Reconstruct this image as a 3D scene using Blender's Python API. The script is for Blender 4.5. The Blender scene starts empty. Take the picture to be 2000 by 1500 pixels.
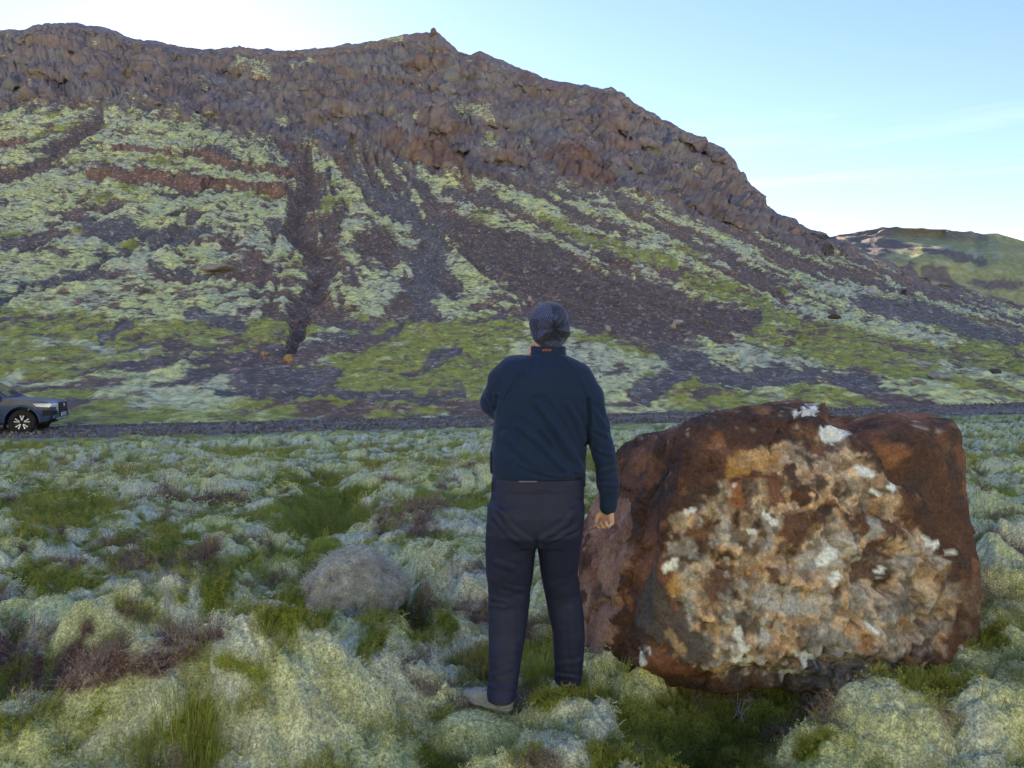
import bpy, bmesh, math, random
import numpy as np
from mathutils import Vector, Matrix

# ------------------------------------------------------------------ camera, sky, sun, exposure
F, CU, HV, CZ = 1480.0, 1000.0, 691.0, 1.62      # focal length in photo pixels, centre column, horizon row, eye height
scn = bpy.context.scene
col = scn.collection
cam_d = bpy.data.cameras.new("camera"); cam = bpy.data.objects.new("camera", cam_d); col.objects.link(cam)
cam_d.sensor_width = 36.0; cam_d.lens = F/2000*36.0
cam_d.shift_y = -(750-HV)/2000.0
cam_d.clip_start = 0.05; cam_d.clip_end = 9000
cam.location = (0, 0, CZ); cam.rotation_euler = (math.radians(90), 0, 0)
scn.camera = cam

SUN_AZ, SUN_EL = math.radians(-22.3), math.radians(19.3)   # azimuth from +Y, towards -X
sun_dir = Vector((math.sin(SUN_AZ)*math.cos(SUN_EL), math.cos(SUN_AZ)*math.cos(SUN_EL), math.sin(SUN_EL)))
sd = bpy.data.lights.new("sun", 'SUN'); sd.energy = 5.0; sd.angle = math.radians(0.55); sd.color = (1.0, 0.86, 0.66)
sun = bpy.data.objects.new("sun", sd); col.objects.link(sun)
sun.rotation_euler = sun_dir.to_track_quat('Z', 'Y').to_euler()

world = bpy.data.worlds.new("World"); scn.world = world; world.use_nodes = True
wn, wl = world.node_tree.nodes, world.node_tree.links
wn.clear()
wo = wn.new('ShaderNodeOutputWorld'); bg = wn.new('ShaderNodeBackground'); sky = wn.new('ShaderNodeTexSky')
sky.sky_type = 'NISHITA'; sky.sun_disc = False; sky.sun_elevation = SUN_EL; sky.sun_rotation = SUN_AZ
sky.air_density = 1.2; sky.dust_density = 0.10; sky.ozone_density = 3.2; sky.altitude = 100
bg.inputs['Strength'].default_value = 0.051
# thin streaks of high cloud, the same all round the sky
tc = wn.new('ShaderNodeTexCoord'); mp = wn.new('ShaderNodeMapping'); mp.vector_type = 'POINT'
mp.inputs['Rotation'].default_value = (0.0, math.radians(-14), math.radians(20)); mp.inputs['Scale'].default_value = (1.1, 1.1, 24.0)
cn = wn.new('ShaderNodeTexNoise'); cn.inputs['Scale'].default_value = 1.7; cn.inputs['Detail'].default_value = 6; cn.inputs['Distortion'].default_value = 0.35
cr = wn.new('ShaderNodeMapRange'); cr.inputs['From Min'].default_value = 0.46; cr.inputs['From Max'].default_value = 0.72; cr.inputs['To Max'].default_value = 0.75
sx = wn.new('ShaderNodeSeparateXYZ'); lo = wn.new('ShaderNodeMapRange')
lo.inputs['From Min'].default_value = 0.05; lo.inputs['From Max'].default_value = 0.30; lo.inputs['To Min'].default_value = 1.0; lo.inputs['To Max'].default_value = 0.0
mu = wn.new('ShaderNodeMath'); mu.operation = 'MULTIPLY'
mx = wn.new('ShaderNodeMix'); mx.data_type = 'RGBA'
wl.new(tc.outputs['Generated'], mp.inputs['Vector']); wl.new(mp.outputs['Vector'], cn.inputs['Vector'])
wl.new(cn.outputs['Fac'], cr.inputs['Value']); wl.new(tc.outputs['Generated'], sx.inputs['Vector']); wl.new(sx.outputs['Z'], lo.inputs['Value'])
wl.new(cr.outputs['Result'], mu.inputs[0]); wl.new(lo.outputs['Result'], mu.inputs[1])
tn_ = wn.new('ShaderNodeVectorMath'); tn_.operation = 'MULTIPLY'; tn_.inputs[1].default_value = (.96, .86, 1.0); wl.new(sky.outputs['Color'], tn_.inputs[0])   # a slightly less green blue, all over
wl.new(mu.outputs[0], mx.inputs['Factor']); wl.new(tn_.outputs['Vector'], mx.inputs['A'])
mx.inputs['B'].default_value = (6.6, 6.5, 7.4, 1)
wl.new(mx.outputs['Result'], bg.inputs['Color']); wl.new(bg.outputs['Background'], wo.inputs['Surface'])

scn.view_settings.view_transform = 'Standard'; scn.view_settings.look = 'None'
scn.cycles.use_denoising = True
scn.view_settings.exposure = 2.54; scn.view_settings.gamma = 1.0

# ------------------------------------------------------------------ helpers
rng = np.random.default_rng(7)
def smooth(a, b, x):
    t = np.clip((x-a)/(b-a+1e-12), 0, 1); return t*t*(3-2*t)
def lerp(a, b, t): return a+(b-a)*t
def _h(ix, iy, iz, seed):
    h = (ix.astype(np.uint32)*np.uint32(374761393) + iy.astype(np.uint32)*np.uint32(668265263)
         + iz.astype(np.uint32)*np.uint32(2147483647 ^ 0x5bd1e995) + np.uint32((seed*974711+12345) & 0xffffffff))
    h ^= h >> np.uint32(13); h *= np.uint32(1274126177); h ^= h >> np.uint32(16); h *= np.uint32(2246822519); h ^= h >> np.uint32(15)
    return h
def pn2(x, y, seed=0):
    """gradient noise in two dimensions, about -1..1"""
    x = np.asarray(x, np.float64); y = np.asarray(y, np.float64)
    xi = np.floor(x); yi = np.floor(y); fx = x-xi; fy = y-yi
    xi = xi.astype(np.int64); yi = yi.astype(np.int64); z = np.zeros_like(xi)
    u = fx*fx*fx*(fx*(fx*6-15)+10); v = fy*fy*fy*(fy*(fy*6-15)+10)
    def g(dx, dy):
        a = _h(xi+dx, yi+dy, z, seed).astype(np.float32)*np.float32(2*math.pi/4294967296.0)
        return np.cos(a)*(fx-dx)+np.sin(a)*(fy-dy)
    return 1.45*lerp(lerp(g(0,0), g(1,0), u), lerp(g(0,1), g(1,1), u), v)
def pn3(x, y, z, seed=0):
    x = np.asarray(x, np.float64); y = np.asarray(y, np.float64); z = np.asarray(z, np.float64)
    xi = np.floor(x); yi = np.floor(y); zi = np.floor(z); fx = x-xi; fy = y-yi; fz = z-zi
    xi = xi.astype(np.int64); yi = yi.astype(np.int64); zi = zi.astype(np.int64)
    u = fx*fx*(3-2*fx); v = fy*fy*(3-2*fy); w = fz*fz*(3-2*fz)
    def g(a, b, c):
        h = _h(xi+a, yi+b, zi+c, seed)
        gx = (h & np.uint32(1023)).astype(np.float32)/511.5-1; gy = ((h >> np.uint32(10)) & np.uint32(1023)).astype(np.float32)/511.5-1
        gz = ((h >> np.uint32(20)) & np.uint32(1023)).astype(np.float32)/511.5-1
        return gx*(fx-a)+gy*(fy-b)+gz*(fz-c)
    return 1.5*lerp(lerp(lerp(g(0,0,0), g(1,0,0), u), lerp(g(0,1,0), g(1,1,0), u), v),
                lerp(lerp(g(0,0,1), g(1,0,1), u), lerp(g(0,1,1), g(1,1,1), u), v), w)
def fbm2(x, y, o=4, seed=0):
    s = 0; a = 1; t = 0
    for i in range(o):
        s = s+a*pn2(x*2**i, y*2**i, seed+i*17); t += a; a *= .5
    return s/t*1.3
def fbm3(x, y, z, o=4, seed=0):
    s = 0; a = 1; t = 0
    for i in range(o):
        s = s+a*pn3(x*2**i, y*2**i, z*2**i, seed+i*17); t += a; a *= .5
    return s/t*1.3
def cell3(x, y, z, seed=0):
    """distance to the nearest and second feature point and a value for the nearest"""
    xi = np.floor(x).astype(np.int64); yi = np.floor(y).astype(np.int64); zi = np.floor(z).astype(np.int64)
    d1 = np.full(x.shape, 9.0); d2 = np.full(x.shape, 9.0); val = np.zeros(x.shape)
    for a in (-1, 0, 1):
        for b in (-1, 0, 1):
            for c in (-1, 0, 1):
                h = _h(xi+a, yi+b, zi+c, seed)
                px = xi+a+(h & np.uint32(1023))/1023.0; py = yi+b+((h >> np.uint32(10)) & np.uint32(1023))/1023.0
                pz = zi+c+((h >> np.uint32(20)) & np.uint32(1023))/1023.0
                d = np.sqrt((px-x)**2+(py-y)**2+(pz-z)**2)
                n = d < d1
                d2 = np.where(n, d1, np.minimum(d2, d)); val = np.where(n, ((h*np.uint32(2654435761)) >> np.uint32(8))/16777216.0, val); d1 = np.where(n, d, d1)
    return d1, d2, val
def stroke(U, V, pts):
    """how deep a point lies inside a brushed band through pts of (u, v, half width): 1 on the spine, 0 on the edge, negative outside"""
    best = np.full(U.shape, -50.0)
    if len(pts) == 1: pts = [pts[0], (pts[0][0]+.5, pts[0][1], pts[0][2])]
    for (x0, y0, w0), (x1, y1, w1) in zip(pts[:-1], pts[1:]):
        dx, dy = x1-x0, y1-y0; L = dx*dx+dy*dy+1e-9
        t = np.clip(((U-x0)*dx+(V-y0)*dy)/L, 0, 1)
        d = np.hypot(U-x0-t*dx, V-y0-t*dy)
        best = np.maximum(best, 1-d/(w0+(w1-w0)*t))
    return best
def mixc(C, c, m):
    c = np.asarray(c, float)
    return C+(c-C)*m[..., None]
def srgb(r, g, b):
    f = lambda c: c/12.92 if c <= .04045 else ((c+.055)/1.055)**2.4
    return np.array([f(r/255), f(g/255), f(b/255)])
def P(u, v, y):
    """the point at depth y that the photograph shows at pixel (u, v)"""
    return np.array([(u-CU)/F*y, y, CZ+(HV-v)/F*y])
def mesh_np(name, V, faces, mat=None, parent=None, C=None, smooth_=True, extra=None, mats=None, midx=None):
    """one mesh object from arrays; faces is a list of (n, k) index arrays"""
    V = np.asarray(V, np.float32); me = bpy.data.meshes.new(name)
    fl = [np.asarray(f, np.int32) for f in (faces if isinstance(faces, list) else [faces])]
    nl = sum(f.size for f in fl); nf = sum(len(f) for f in fl)
    me.vertices.add(len(V)); me.vertices.foreach_set('co', V.ravel())
    me.loops.add(nl); me.loops.foreach_set('vertex_index', np.concatenate([f.ravel() for f in fl]))
    me.polygons.add(nf)
    tot = np.concatenate([np.full(len(f), f.shape[1], np.int32) for f in fl])
    st = np.zeros(nf, np.int32); st[1:] = np.cumsum(tot)[:-1]
    me.polygons.foreach_set('loop_start', st)
    me.polygons.foreach_set('use_smooth', np.full(nf, bool(smooth_)))
    if midx is not None: me.polygons.foreach_set('material_index', np.asarray(midx, np.int32))
    me.update(calc_edges=True)
    if C is not None:
        a = me.color_attributes.new('Col', 'FLOAT_COLOR', 'POINT')
        cc = np.ones((len(V), 4), np.float32); cc[:, :C.shape[1]] = np.clip(C, 0, 1); a.data.foreach_set('color', cc.ravel())
    for k, arr in (extra or {}).items():
        a = me.attributes.new(k, 'FLOAT', 'POINT'); a.data.foreach_set('value', np.asarray(arr, np.float32).ravel())
    for m in (mats or ([mat] if mat else [])): me.materials.append(m)
    o = bpy.data.objects.new(name, me); col.objects.link(o)
    if parent: o.parent = parent
    return o
def gridfaces(nr, nc, wrap=False):
    i = np.arange(nr-1)[:, None]*nc; j = np.arange(nc if wrap else nc-1)[None, :]; k = (j+1) % nc
    return np.stack([i+j, i+k, i+nc+k, i+nc+j], -1).reshape(-1, 4)
def tag(o, label=None, cat=None, group=None, kind=None):
    if label: o['label'] = label
    if cat: o['category'] = cat
    if group: o['group'] = group
    if kind: o['kind'] = kind
    return o
def empty(name, loc=(0, 0, 0), rz=0.0):
    o = bpy.data.objects.new(name, None); col.objects.link(o); o.location = loc; o.rotation_euler = (0, 0, rz); o.empty_display_size = .1
    return o
def mat(name, color=(.5, .5, .5), rough=.8, metal=0.0, spec=.3, vcol=False, noise=None, bump=None, coat=0.0, sheen=0.0, trans=0.0, two=None):
    """principled material: plain colour or vertex colour, broken up by noise = [(scale, amount)...], relief bump = [(scale, strength, distance)]"""
    m = bpy.data.materials.new(name); m.use_nodes = True
    n, l = m.node_tree.nodes, m.node_tree.links; b = n['Principled BSDF']
    b.inputs['Roughness'].default_value = rough; b.inputs['Metallic'].default_value = metal; b.inputs['Specular IOR Level'].default_value = spec
    b.inputs['Coat Weight'].default_value = coat; b.inputs['Sheen Weight'].default_value = sheen
    if vcol:
        s = n.new('ShaderNodeVertexColor'); s.layer_name = 'Col'; c = s.outputs['Color']
    else:
        s = n.new('ShaderNodeRGB'); s.outputs[0].default_value = (*color[:3], 1); c = s.outputs[0]
    tcn = n.new('ShaderNodeTexCoord')
    for sc, am in noise or []:
        t = n.new('ShaderNodeTexNoise'); t.inputs['Scale'].default_value = sc; t.inputs['Detail'].default_value = 4; t.inputs['Roughness'].default_value = .65
        l.new(tcn.outputs['Object'], t.inputs['Vector'])
        r = n.new('ShaderNodeMapRange'); r.inputs['From Min'].default_value = .3; r.inputs['From Max'].default_value = .7
        r.inputs['To Min'].default_value = 1-am; r.inputs['To Max'].default_value = 1+am; r.clamp = True
        l.new(t.outputs['Fac'], r.inputs['Value'])
        v = n.new('ShaderNodeVectorMath'); v.operation = 'SCALE'; l.new(c, v.inputs[0]); l.new(r.outputs['Result'], v.inputs['Scale']); c = v.outputs['Vector']
    l.new(c, b.inputs['Base Color'])
    last = None
    for sc, st, di in bump or []:
        t = n.new('ShaderNodeTexNoise'); t.inputs['Scale'].default_value = sc; t.inputs['Detail'].default_value = 5; t.inputs['Roughness'].default_value = .6
        l.new(tcn.outputs['Object'], t.inputs['Vector'])
        u = n.new('ShaderNodeBump'); u.inputs['Strength'].default_value = st; u.inputs['Distance'].default_value = di
        l.new(t.outputs['Fac'], u.inputs['Height'])
        if last: l.new(last.outputs['Normal'], u.inputs['Normal'])
        last = u
    if last: l.new(last.outputs['Normal'], b.inputs['Normal'])
    if trans > 0:
        tr = n.new('ShaderNodeBsdfTranslucent'); l.new(c, tr.inputs['Color']); ms = n.new('ShaderNodeMixShader'); ms.inputs['Fac'].default_value = trans
        l.new(b.outputs['BSDF'], ms.inputs[1]); l.new(tr.outputs['BSDF'], ms.inputs[2]); l.new(ms.outputs['Shader'], n['Material Output'].inputs['Surface'])
    return m

# ------------------------------------------------------------------ the heath: height of the ground
ROAD_A, ROAD_B = 28.0, 0.263                       # the track runs along y = A + B x
RC = math.cos(math.atan(ROAD_B))
def g_at(u, v, z=0.0):
    y = (CZ-z)*F/(v-HV); return ((u-CU)/F*y, y)
BUMPS = []                                          # (x, y, rx, ry, turn, height)
def bump(u, v, rx, ry, h, turn=0.0, z=0.0):
    x, y = g_at(u, v, z); BUMPS.append((x, y, rx, ry, turn, h))
bump(120, 1455, .75, .34, .20, .22); bump(420, 1400, .50, .30, .16, .35); bump(560, 1290, .34, .30, .12, .3)
bump(660, 1400, .40, .30, .22); bump(330, 1480, .4, .25, .06)
bump(170, 1285, .66, .32, -.42, .12); bump(380, 1250, .32, .26, -.22, .3); bump(20, 1290, .5, .35, -.2)
bump(270, 1205, .36, .30, .25); bump(420, 1190, .24, .2, .10)
bump(685, 1150, .27, .25, .20); bump(880, 1130, .30, .35, .20); bump(830, 1090, .16, .2, .1)
bump(800, 1180, .12, .5, -.16, .35); bump(760, 1130, .10, .3, -.10, .3)
bump(640, 960, .35, 1.2, -.42, .2); bump(690, 950, .4, .7, .16); bump(610, 900, .5, .8, -.1)
bump(820, 1010, .5, .6, .18); bump(1180, 1390, .40, .16, .12, -.3); bump(1120, 1440, .30, .14, .05)
bump(860, 1440, .30, .22, -.12); bump(1000, 1490, .4, .12, .10)
bump(1380, 1420, .32, .22, -.20, -.2); bump(1250, 1450, .22, .12, -.05)
bump(1720, 1385, .46, .20, .20, -.12); bump(1880, 1440, .45, .24, .10, -.25); bump(1560, 1440, .4, .16, .10)
bump(1960, 1330, .35, .3, .06); bump(1420, 1345, .75, .30, -.16, .05); bump(1950, 1180, .5, .5, .16); bump(1960, 1060, .6, .6, .12)
FLAT = []                                           # (x, y, radius, height) places pressed to a given height
def base_h(x, y):
    yr = ROAD_A+ROAD_B*x
    t = np.clip((y-2.0)/(np.maximum(yr-2.0, 8.0)), 0, 1.0)
    z = -0.88*smooth(0.0, 1.15, t)/smooth(0.0, 1.15, 1.0)
    return z+np.where(y > yr+2, (y-yr-2)*.07, 0.0)
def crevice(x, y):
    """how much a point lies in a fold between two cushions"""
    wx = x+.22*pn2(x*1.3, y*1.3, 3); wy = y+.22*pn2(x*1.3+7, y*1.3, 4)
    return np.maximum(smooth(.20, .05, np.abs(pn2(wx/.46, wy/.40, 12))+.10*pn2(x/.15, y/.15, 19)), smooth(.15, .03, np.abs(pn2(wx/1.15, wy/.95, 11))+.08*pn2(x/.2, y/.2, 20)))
def ground_h(x, y, fine=True):
    x = np.asarray(x, float); y = np.asarray(y, float)
    z = base_h(x, y)
    dr = np.abs(y-ROAD_A-ROAD_B*x)*RC
    a = smooth(1.9, 5.5, dr)
    wx = x+.22*pn2(x*1.3, y*1.3, 3); wy = y+.22*pn2(x*1.3+7, y*1.3, 4)
    far = smooth(4.5, 9.5, y)
    h = (np.abs(pn2(wx/1.15, wy/.95, 11))-.3)*lerp(.26, .22, far) + (np.abs(pn2(wx/.46, wy/.40, 12))-.3)*lerp(.165, .11, far) + pn2(x/3.4, y/2.6, 13)*.20*far
    h = h+(np.abs(pn2(wx/.19, wy/.17, 14))-.3)*lerp(.105, .055, far)+(np.abs(pn2(wx/.085, wy/.08, 17))-.3)*.035
    for bx, by, rx, ry, tn, bh in BUMPS:
        c, s = math.cos(tn), math.sin(tn); px, py = x-bx, y-by
        q = ((px*c+py*s)/rx)**2+((-px*s+py*c)/ry)**2
        h = h+(1.15 if bh > 0 else 1.9)*bh*np.exp(-q*.9)
    if fine:
        h = h+.012*pn2(x/.055, y/.055, 15)+.008*pn2(x/.024, y/.024, 16)
    z = z+h*a+(1-a)*.02*pn2(x/.5, y/.5, 18)-(1-smooth(1.5, 2.1, dr))*.05
    for fx, fy, fr, fz in FLAT:
        w = 1-smooth(fr*.55, fr*1.7, np.hypot(x-fx, y-fy)); z = z*(1-w)+(fz+.35*(z-fz)*smooth(.3, 1.2, np.hypot(x-fx, y-fy)/fr))*w
    return z
LF = (-0.085, 3.47, 0.00); RF = (0.275, 3.70, 0.035)         # the two feet of the person
FLAT += [(LF[0]-.10, LF[1]-.02, .17, -.022), (RF[0], RF[1], .13, .022)]
# ------------------------------------------------------------------ what grows where on the heath
def pix(x, y, z):
    return CU+F*x/y, HV+F*(CZ-z)/y
def cover(x, y, z):
    """shares of moss, grass, crowberry and heather at a point of the heath"""
    yy = np.maximum(y, .6)
    u, v = pix(x, yy, z)
    wu = u+28*pn2(x*3.1, y*3.1, 31)*3.5/yy; wv = v+16*pn2(x*3.1, y*3.1, 32)*3.5/yy
    n1 = fbm2(x/1.5, y/1.1, 4, 41); n2 = fbm2(x/.9+9, y/.8, 4, 42); n3 = fbm2(x/1.7, y/1.3+5, 4, 43)
    far = smooth(5, 9, y)
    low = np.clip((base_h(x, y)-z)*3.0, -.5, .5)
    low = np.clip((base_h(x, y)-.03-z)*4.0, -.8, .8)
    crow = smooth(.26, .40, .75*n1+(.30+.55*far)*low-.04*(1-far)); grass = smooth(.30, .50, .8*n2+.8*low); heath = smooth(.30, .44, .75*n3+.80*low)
    rag = fbm2(x*5, y*5, 3, 33)
    def put(pts): return smooth(-.35, .45, .8*stroke(wu, wv, pts)+.95*rag)
    near = y < 14
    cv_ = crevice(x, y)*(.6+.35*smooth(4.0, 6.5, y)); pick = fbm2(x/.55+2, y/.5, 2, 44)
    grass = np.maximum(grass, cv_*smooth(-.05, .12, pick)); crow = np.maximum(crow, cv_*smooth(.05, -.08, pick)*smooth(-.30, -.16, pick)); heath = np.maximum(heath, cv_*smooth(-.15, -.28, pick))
    for pts in ([(500,1215,30),(600,1195,28),(640,1205,18)], [(735,1210,22),(720,1260,20),(700,1275,14)], [(780,1190,28)], [(1690,1300,24),(1780,1310,30),(1870,1345,26)],
                [(1900,1240,20),(1960,1250,26)], [(1395,1450,40),(1330,1440,30)], [(1130,1345,28),(1060,1370,20)], [(1210,1470,40)], [(60,1130,30),(190,1135,20)],
                [(90,1000,60),(200,990,30)], [(580,1005,40)], [(330,1060,50)], [(430,1140,45)], [(870,1215,25)], [(830,1225,20)], [(1590,1470,30)]):
        crow = np.maximum(crow, put(pts)*near)
    for pts in ([(350,1420,42),(380,1470,40)], [(620,1070,45)], [(500,1315,30),(440,1300,24)], [(930,1290,26)], [(1060,1290,30)], [(580,1160,28)], [(1450,1390,30),(1560,1340,20)], [(360,1170,16)]):
        grass = np.maximum(grass, put(pts)*near)
    for pts in ([(0,1290,60),(90,1300,50),(230,1290,34)], [(150,1330,18),(330,1290,16),(430,1240,14)], [(175,1230,22)], [(350,1245,24)], [(240,1090,40),(400,1085,30)], [(320,1210,14),(250,1190,16)],
                [(820,1000,35)], [(760,1030,24)], [(900,1190,16)], [(1400,1385,40)], [(940,1200,30)]):
        heath = np.maximum(heath, put(pts)*near)
    calm = [(100,1430,90),(300,1380,50)], [(650,1360,110),(620,1290,50)], [(1700,1420,80),(1900,1470,60)], [(880,1140,50)], [(685,1115,60)], [(500,1440,60)], [(1160,1420,30)]
    for pts in calm:
        k = 1-.9*smooth(-.1, .5, stroke(wu, wv, pts))*near
        if pts is not calm[0]: crow = crow*k
        heath = heath*k; grass = grass*k
    vg = smooth(2.0, 4.0, np.abs(y-ROAD_A-ROAD_B*x)*RC+1.2*n2)
    near_road = 1-smooth(3, 8, np.abs(y-ROAD_A-ROAD_B*x)*RC)
    grass = np.maximum(grass, .75*near_road*smooth(-.3, .3, n1+.25))*vg
    crow = crow*(1-.6*grass)*vg; heath = heath*(1-crow)*(1-grass)*vg
    moss = np.clip(1-crow-grass-heath, 0, 1)*vg
    return moss, grass*(1-crow*.5), crow, heath, 1-vg
MOSS_Y, MOSS_G = np.array([.68, .665, .31]), np.array([.67, .66, .48])
GRASS_C, CROW_C, HEATH_C, GRIT_C = np.array([.26, .28, .05]), np.array([.17, .205, .03]), np.array([.17, .105, .085]), np.array([.14, .12, .12])
def moss_col(x, y):
    t = smooth(-.35, .45, fbm2(x/.8, y/.8, 3, 51))[..., None]
    c = MOSS_Y*(1-t)+MOSS_G*t
    d = smooth(.25, .6, fbm2(x/.35+3, y/.3, 3, 52))[..., None]
    return c*(1-.35*d)+np.array([.22, .22, .09])*.35*d
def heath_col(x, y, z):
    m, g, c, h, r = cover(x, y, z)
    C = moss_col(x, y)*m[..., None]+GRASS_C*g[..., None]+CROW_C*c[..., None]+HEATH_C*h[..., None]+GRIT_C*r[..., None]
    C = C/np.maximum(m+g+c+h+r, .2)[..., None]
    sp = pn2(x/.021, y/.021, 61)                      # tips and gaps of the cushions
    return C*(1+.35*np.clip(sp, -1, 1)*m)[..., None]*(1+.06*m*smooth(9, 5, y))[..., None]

M_GROUND = mat('moss_heath', rough=.95, spec=.1, vcol=True, noise=[(105, .6), (42, .3), (9, .12)], bump=[(115, .9, .012), (40, .9, .025), (14, .5, .04)])

# fine sheet of the heath, rows closer together near the camera
us = np.concatenate([np.linspace(-1400, -160, 30), np.linspace(-150, 2150, 800), np.linspace(2160, 3400, 30)])
vr = np.concatenate([np.linspace(2900, 1850, 24), np.linspace(1840, 800, 470)])
Yfoot = (ROAD_A+2.3)/(1-ROAD_B*(us-CU)/F)
Yrow = 1.85*F/(vr-HV)
Yrow = (Yrow-Yrow[0])/(Yrow[-1]-Yrow[0])
Y = .85+(Yfoot[None, :]+.6-.85)*Yrow[:, None]; X = (us[None, :]-CU)/F*Y
Zg = ground_h(X, Y)
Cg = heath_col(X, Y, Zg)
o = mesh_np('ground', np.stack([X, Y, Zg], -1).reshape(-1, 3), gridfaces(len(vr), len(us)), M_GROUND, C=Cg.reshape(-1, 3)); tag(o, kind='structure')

# coarse plain all round, to the horizon
s = np.sinh(np.linspace(-7.2, 7.2, 220)); s = s/s[-1]*4200
X, Y = np.meshgrid(s, s); Z = base_h(X, np.clip(Y, -50, 60))+.22*fbm2(X/2.5, Y/2.5, 3, 5)
Z = Z+smooth(-32, -270, Y+.25*np.abs(X))*105*(1+.25*fbm2(X/160, Y/160, 3, 6))+smooth(-270, -1500, Y)*120   # unseen hillside added behind the camera to bounce warm sunlight onto the scene
Z = np.where((Y > 1.2) & (np.abs(X) < Y*1.55), -2.4, Z-.03)
Cc = moss_col(X, Y)*.8+GRASS_C*.2; Cc = mixc(Cc, GRASS_C, smooth(0, .4, fbm2(X/9, Y/9, 3, 8)))
o = mesh_np('plain', np.stack([X, Y, Z], -1).reshape(-1, 3), gridfaces(220, 220), M_GROUND, C=Cc.reshape(-1, 3)); tag(o, kind='structure')

# ------------------------------------------------------------------ the mountain
RIDGE = [(-1500,140),(-700,80),(-300,40),(-120,62),(0,58),(50,57),(65,50),(115,45),(150,45),(210,57),(255,72),(300,80),(350,90),(390,95),(440,93),(480,92),(540,97),(600,95),(660,92),(720,82),(790,70),(830,62),(842,67),(850,61),(862,74),(880,90),(895,103),(920,108),(938,100),(960,112),(1000,128),(1040,142),(1090,158),(1130,165),(1165,172),(1195,167),(1215,180),(1240,198),(1270,218),(1290,233),(1310,235),(1340,255),(1380,275),(1410,288),(1430,305),(1440,330),(1460,350),(1480,375),(1500,406),(1540,425),(1580,448),(1620,462),(1650,475),(1700,497),(1760,525),(1820,552),(1880,565),(1940,580),(2000,598),(2200,640),(2500,672),(3200,690)]
CLIFF = [(-1500,230),(0,212),(190,208),(330,213),(420,240),(560,285),(700,295),(830,330),(900,348),(1000,350),(1130,366),(1200,374),(1280,398),(1400,438),(1500,468),(1580,485),(1650,500),(1700,512),(1760,535),(1820,560),(2000,606),(2200,647),(2500,678),(3200,694)]
um = np.concatenate([np.linspace(-1500, -110, 70), np.linspace(-100, 2100, 960), np.linspace(2110, 3200, 50)])
ip = lambda tab, x: np.interp(x, [a for a, b in tab], [b for a, b in tab])
vR = ip(RIDGE, um); vC = np.maximum(ip(CLIFF, um), vR+6)
tx = (um-CU)/F
Yf = (ROAD_A+2.3)/(1-ROAD_B*tx)
Yc = np.interp(um, [-1500, 0, 600, 900, 1300, 1600, 2000, 3200], [150, 145, 132, 126, 140, 160, 165, 170])
Yr = np.interp(um, [-1500, 0, 850, 1200, 1450, 1520, 1650, 1800, 2000, 3200], [255, 250, 240, 246, 240, 220, 190, 180, 177, 182])
zF = ground_h(tx*Yf, Yf, False)
NR_T, NR_C, NR_B = 245, 170, 14
Ym = np.zeros((NR_T+NR_C+NR_B, len(um))); Zm = np.zeros_like(Ym)
zC = CZ+(HV-vC)/F*Yc; zR = CZ+(HV-vR)/F*Yr
for j in range(len(um)):
    yy = np.linspace(Yf[j], Yc[j], 300); d = yy-Yf[j]; D = Yc[j]-Yf[j]
    s0 = min(.085, .8*(zC[j]-zF[j])/D); q = (zC[j]-zF[j]-s0*D)/D**1.7
    zz = zF[j]+s0*d+q*d**1.7; vv = HV-(zz-CZ)*F/yy
    vt = np.linspace(vv[0], vv[-1], NR_T); k = np.argsort(vv)
    Ym[:NR_T, j] = np.interp(vt, vv[k], yy[k]); Ym[0, j] = Yf[j]
    Zm[:NR_T, j] = np.interp(Ym[:NR_T, j], yy, zz)
t = np.linspace(0, 1, NR_C+1)[1:, None]
ter = t+.026*np.sin(t*19+2.2*pn2(um/260.0, um*0+.5, 71)[None, :]*3+um[None, :]*.004)+.018*np.sin(t*43+pn2(um/130.0, um*0, 72)[None, :]*6)
ter = np.clip(ter*(1-smooth(.9, 1, t))+t*smooth(.9, 1, t), 0, 1); ter = ter*smooth(0, .05, t)+t*(1-smooth(0, .05, t))
vv = vC+(vR-vC)*t
Ym[NR_T:NR_T+NR_C] = Yc+(Yr-Yc)*ter
Zm[NR_T:NR_T+NR_C] = CZ+(HV-vv)/F*Ym[NR_T:NR_T+NR_C]
b = np.linspace(0, 1, NR_B+1)[1:, None]
Ym[NR_T+NR_C:] = Yr+b*170; Zm[NR_T+NR_C:] = zR-(zR+2)*b**1.6*1.02
Xm = tx[None, :]*Ym
Um = np.broadcast_to(um, Ym.shape).copy(); Vm = HV-(Zm-CZ)*F/Ym
front = np.zeros(Ym.shape); front[:NR_T+NR_C] = 1

# fall lines fan out down the slope: q is where a point's fall line crosses row 450
K = lambda u: np.interp(u, [-400, 0, 300, 520, 640, 800, 1000, 1300, 1700, 2000], [-2.7, -2.5, -1.5, -.35, .15, .85, 1.35, 2.1, 2.35, 2.45])
q = Um.copy(); dv = (Vm-450)/14
for _ in range(14): q = q-K(q)*dv
wU = Um+9*pn2(Um/34, Vm/22, 81)+4*pn2(Um/12, Vm/8, 82)+18*pn2(Um/110, Vm/70, 80); wV = Vm+6*pn2(Um/34, Vm/22, 83)+3*pn2(Um/12, Vm/8, 84)+10*pn2(Um/110, Vm/70, 85)
def band(pts, soft=.35, rough=.35): return smooth(-soft, soft, stroke(wU, wV, pts)+rough*pn2(q/9, Vm/26, 86))
vc_w = np.broadcast_to(vC, Vm.shape)
rock = smooth(-26, 22, vc_w-wV+16*pn2(q/22, Vm/40, 87)+16*pn2(q/80, Vm*0, 88)+12*pn2(q/9, Vm/60, 89))*front
rock = np.where(front > 0, rock, 1-.3*b.repeat(1, 1).mean())
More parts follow.
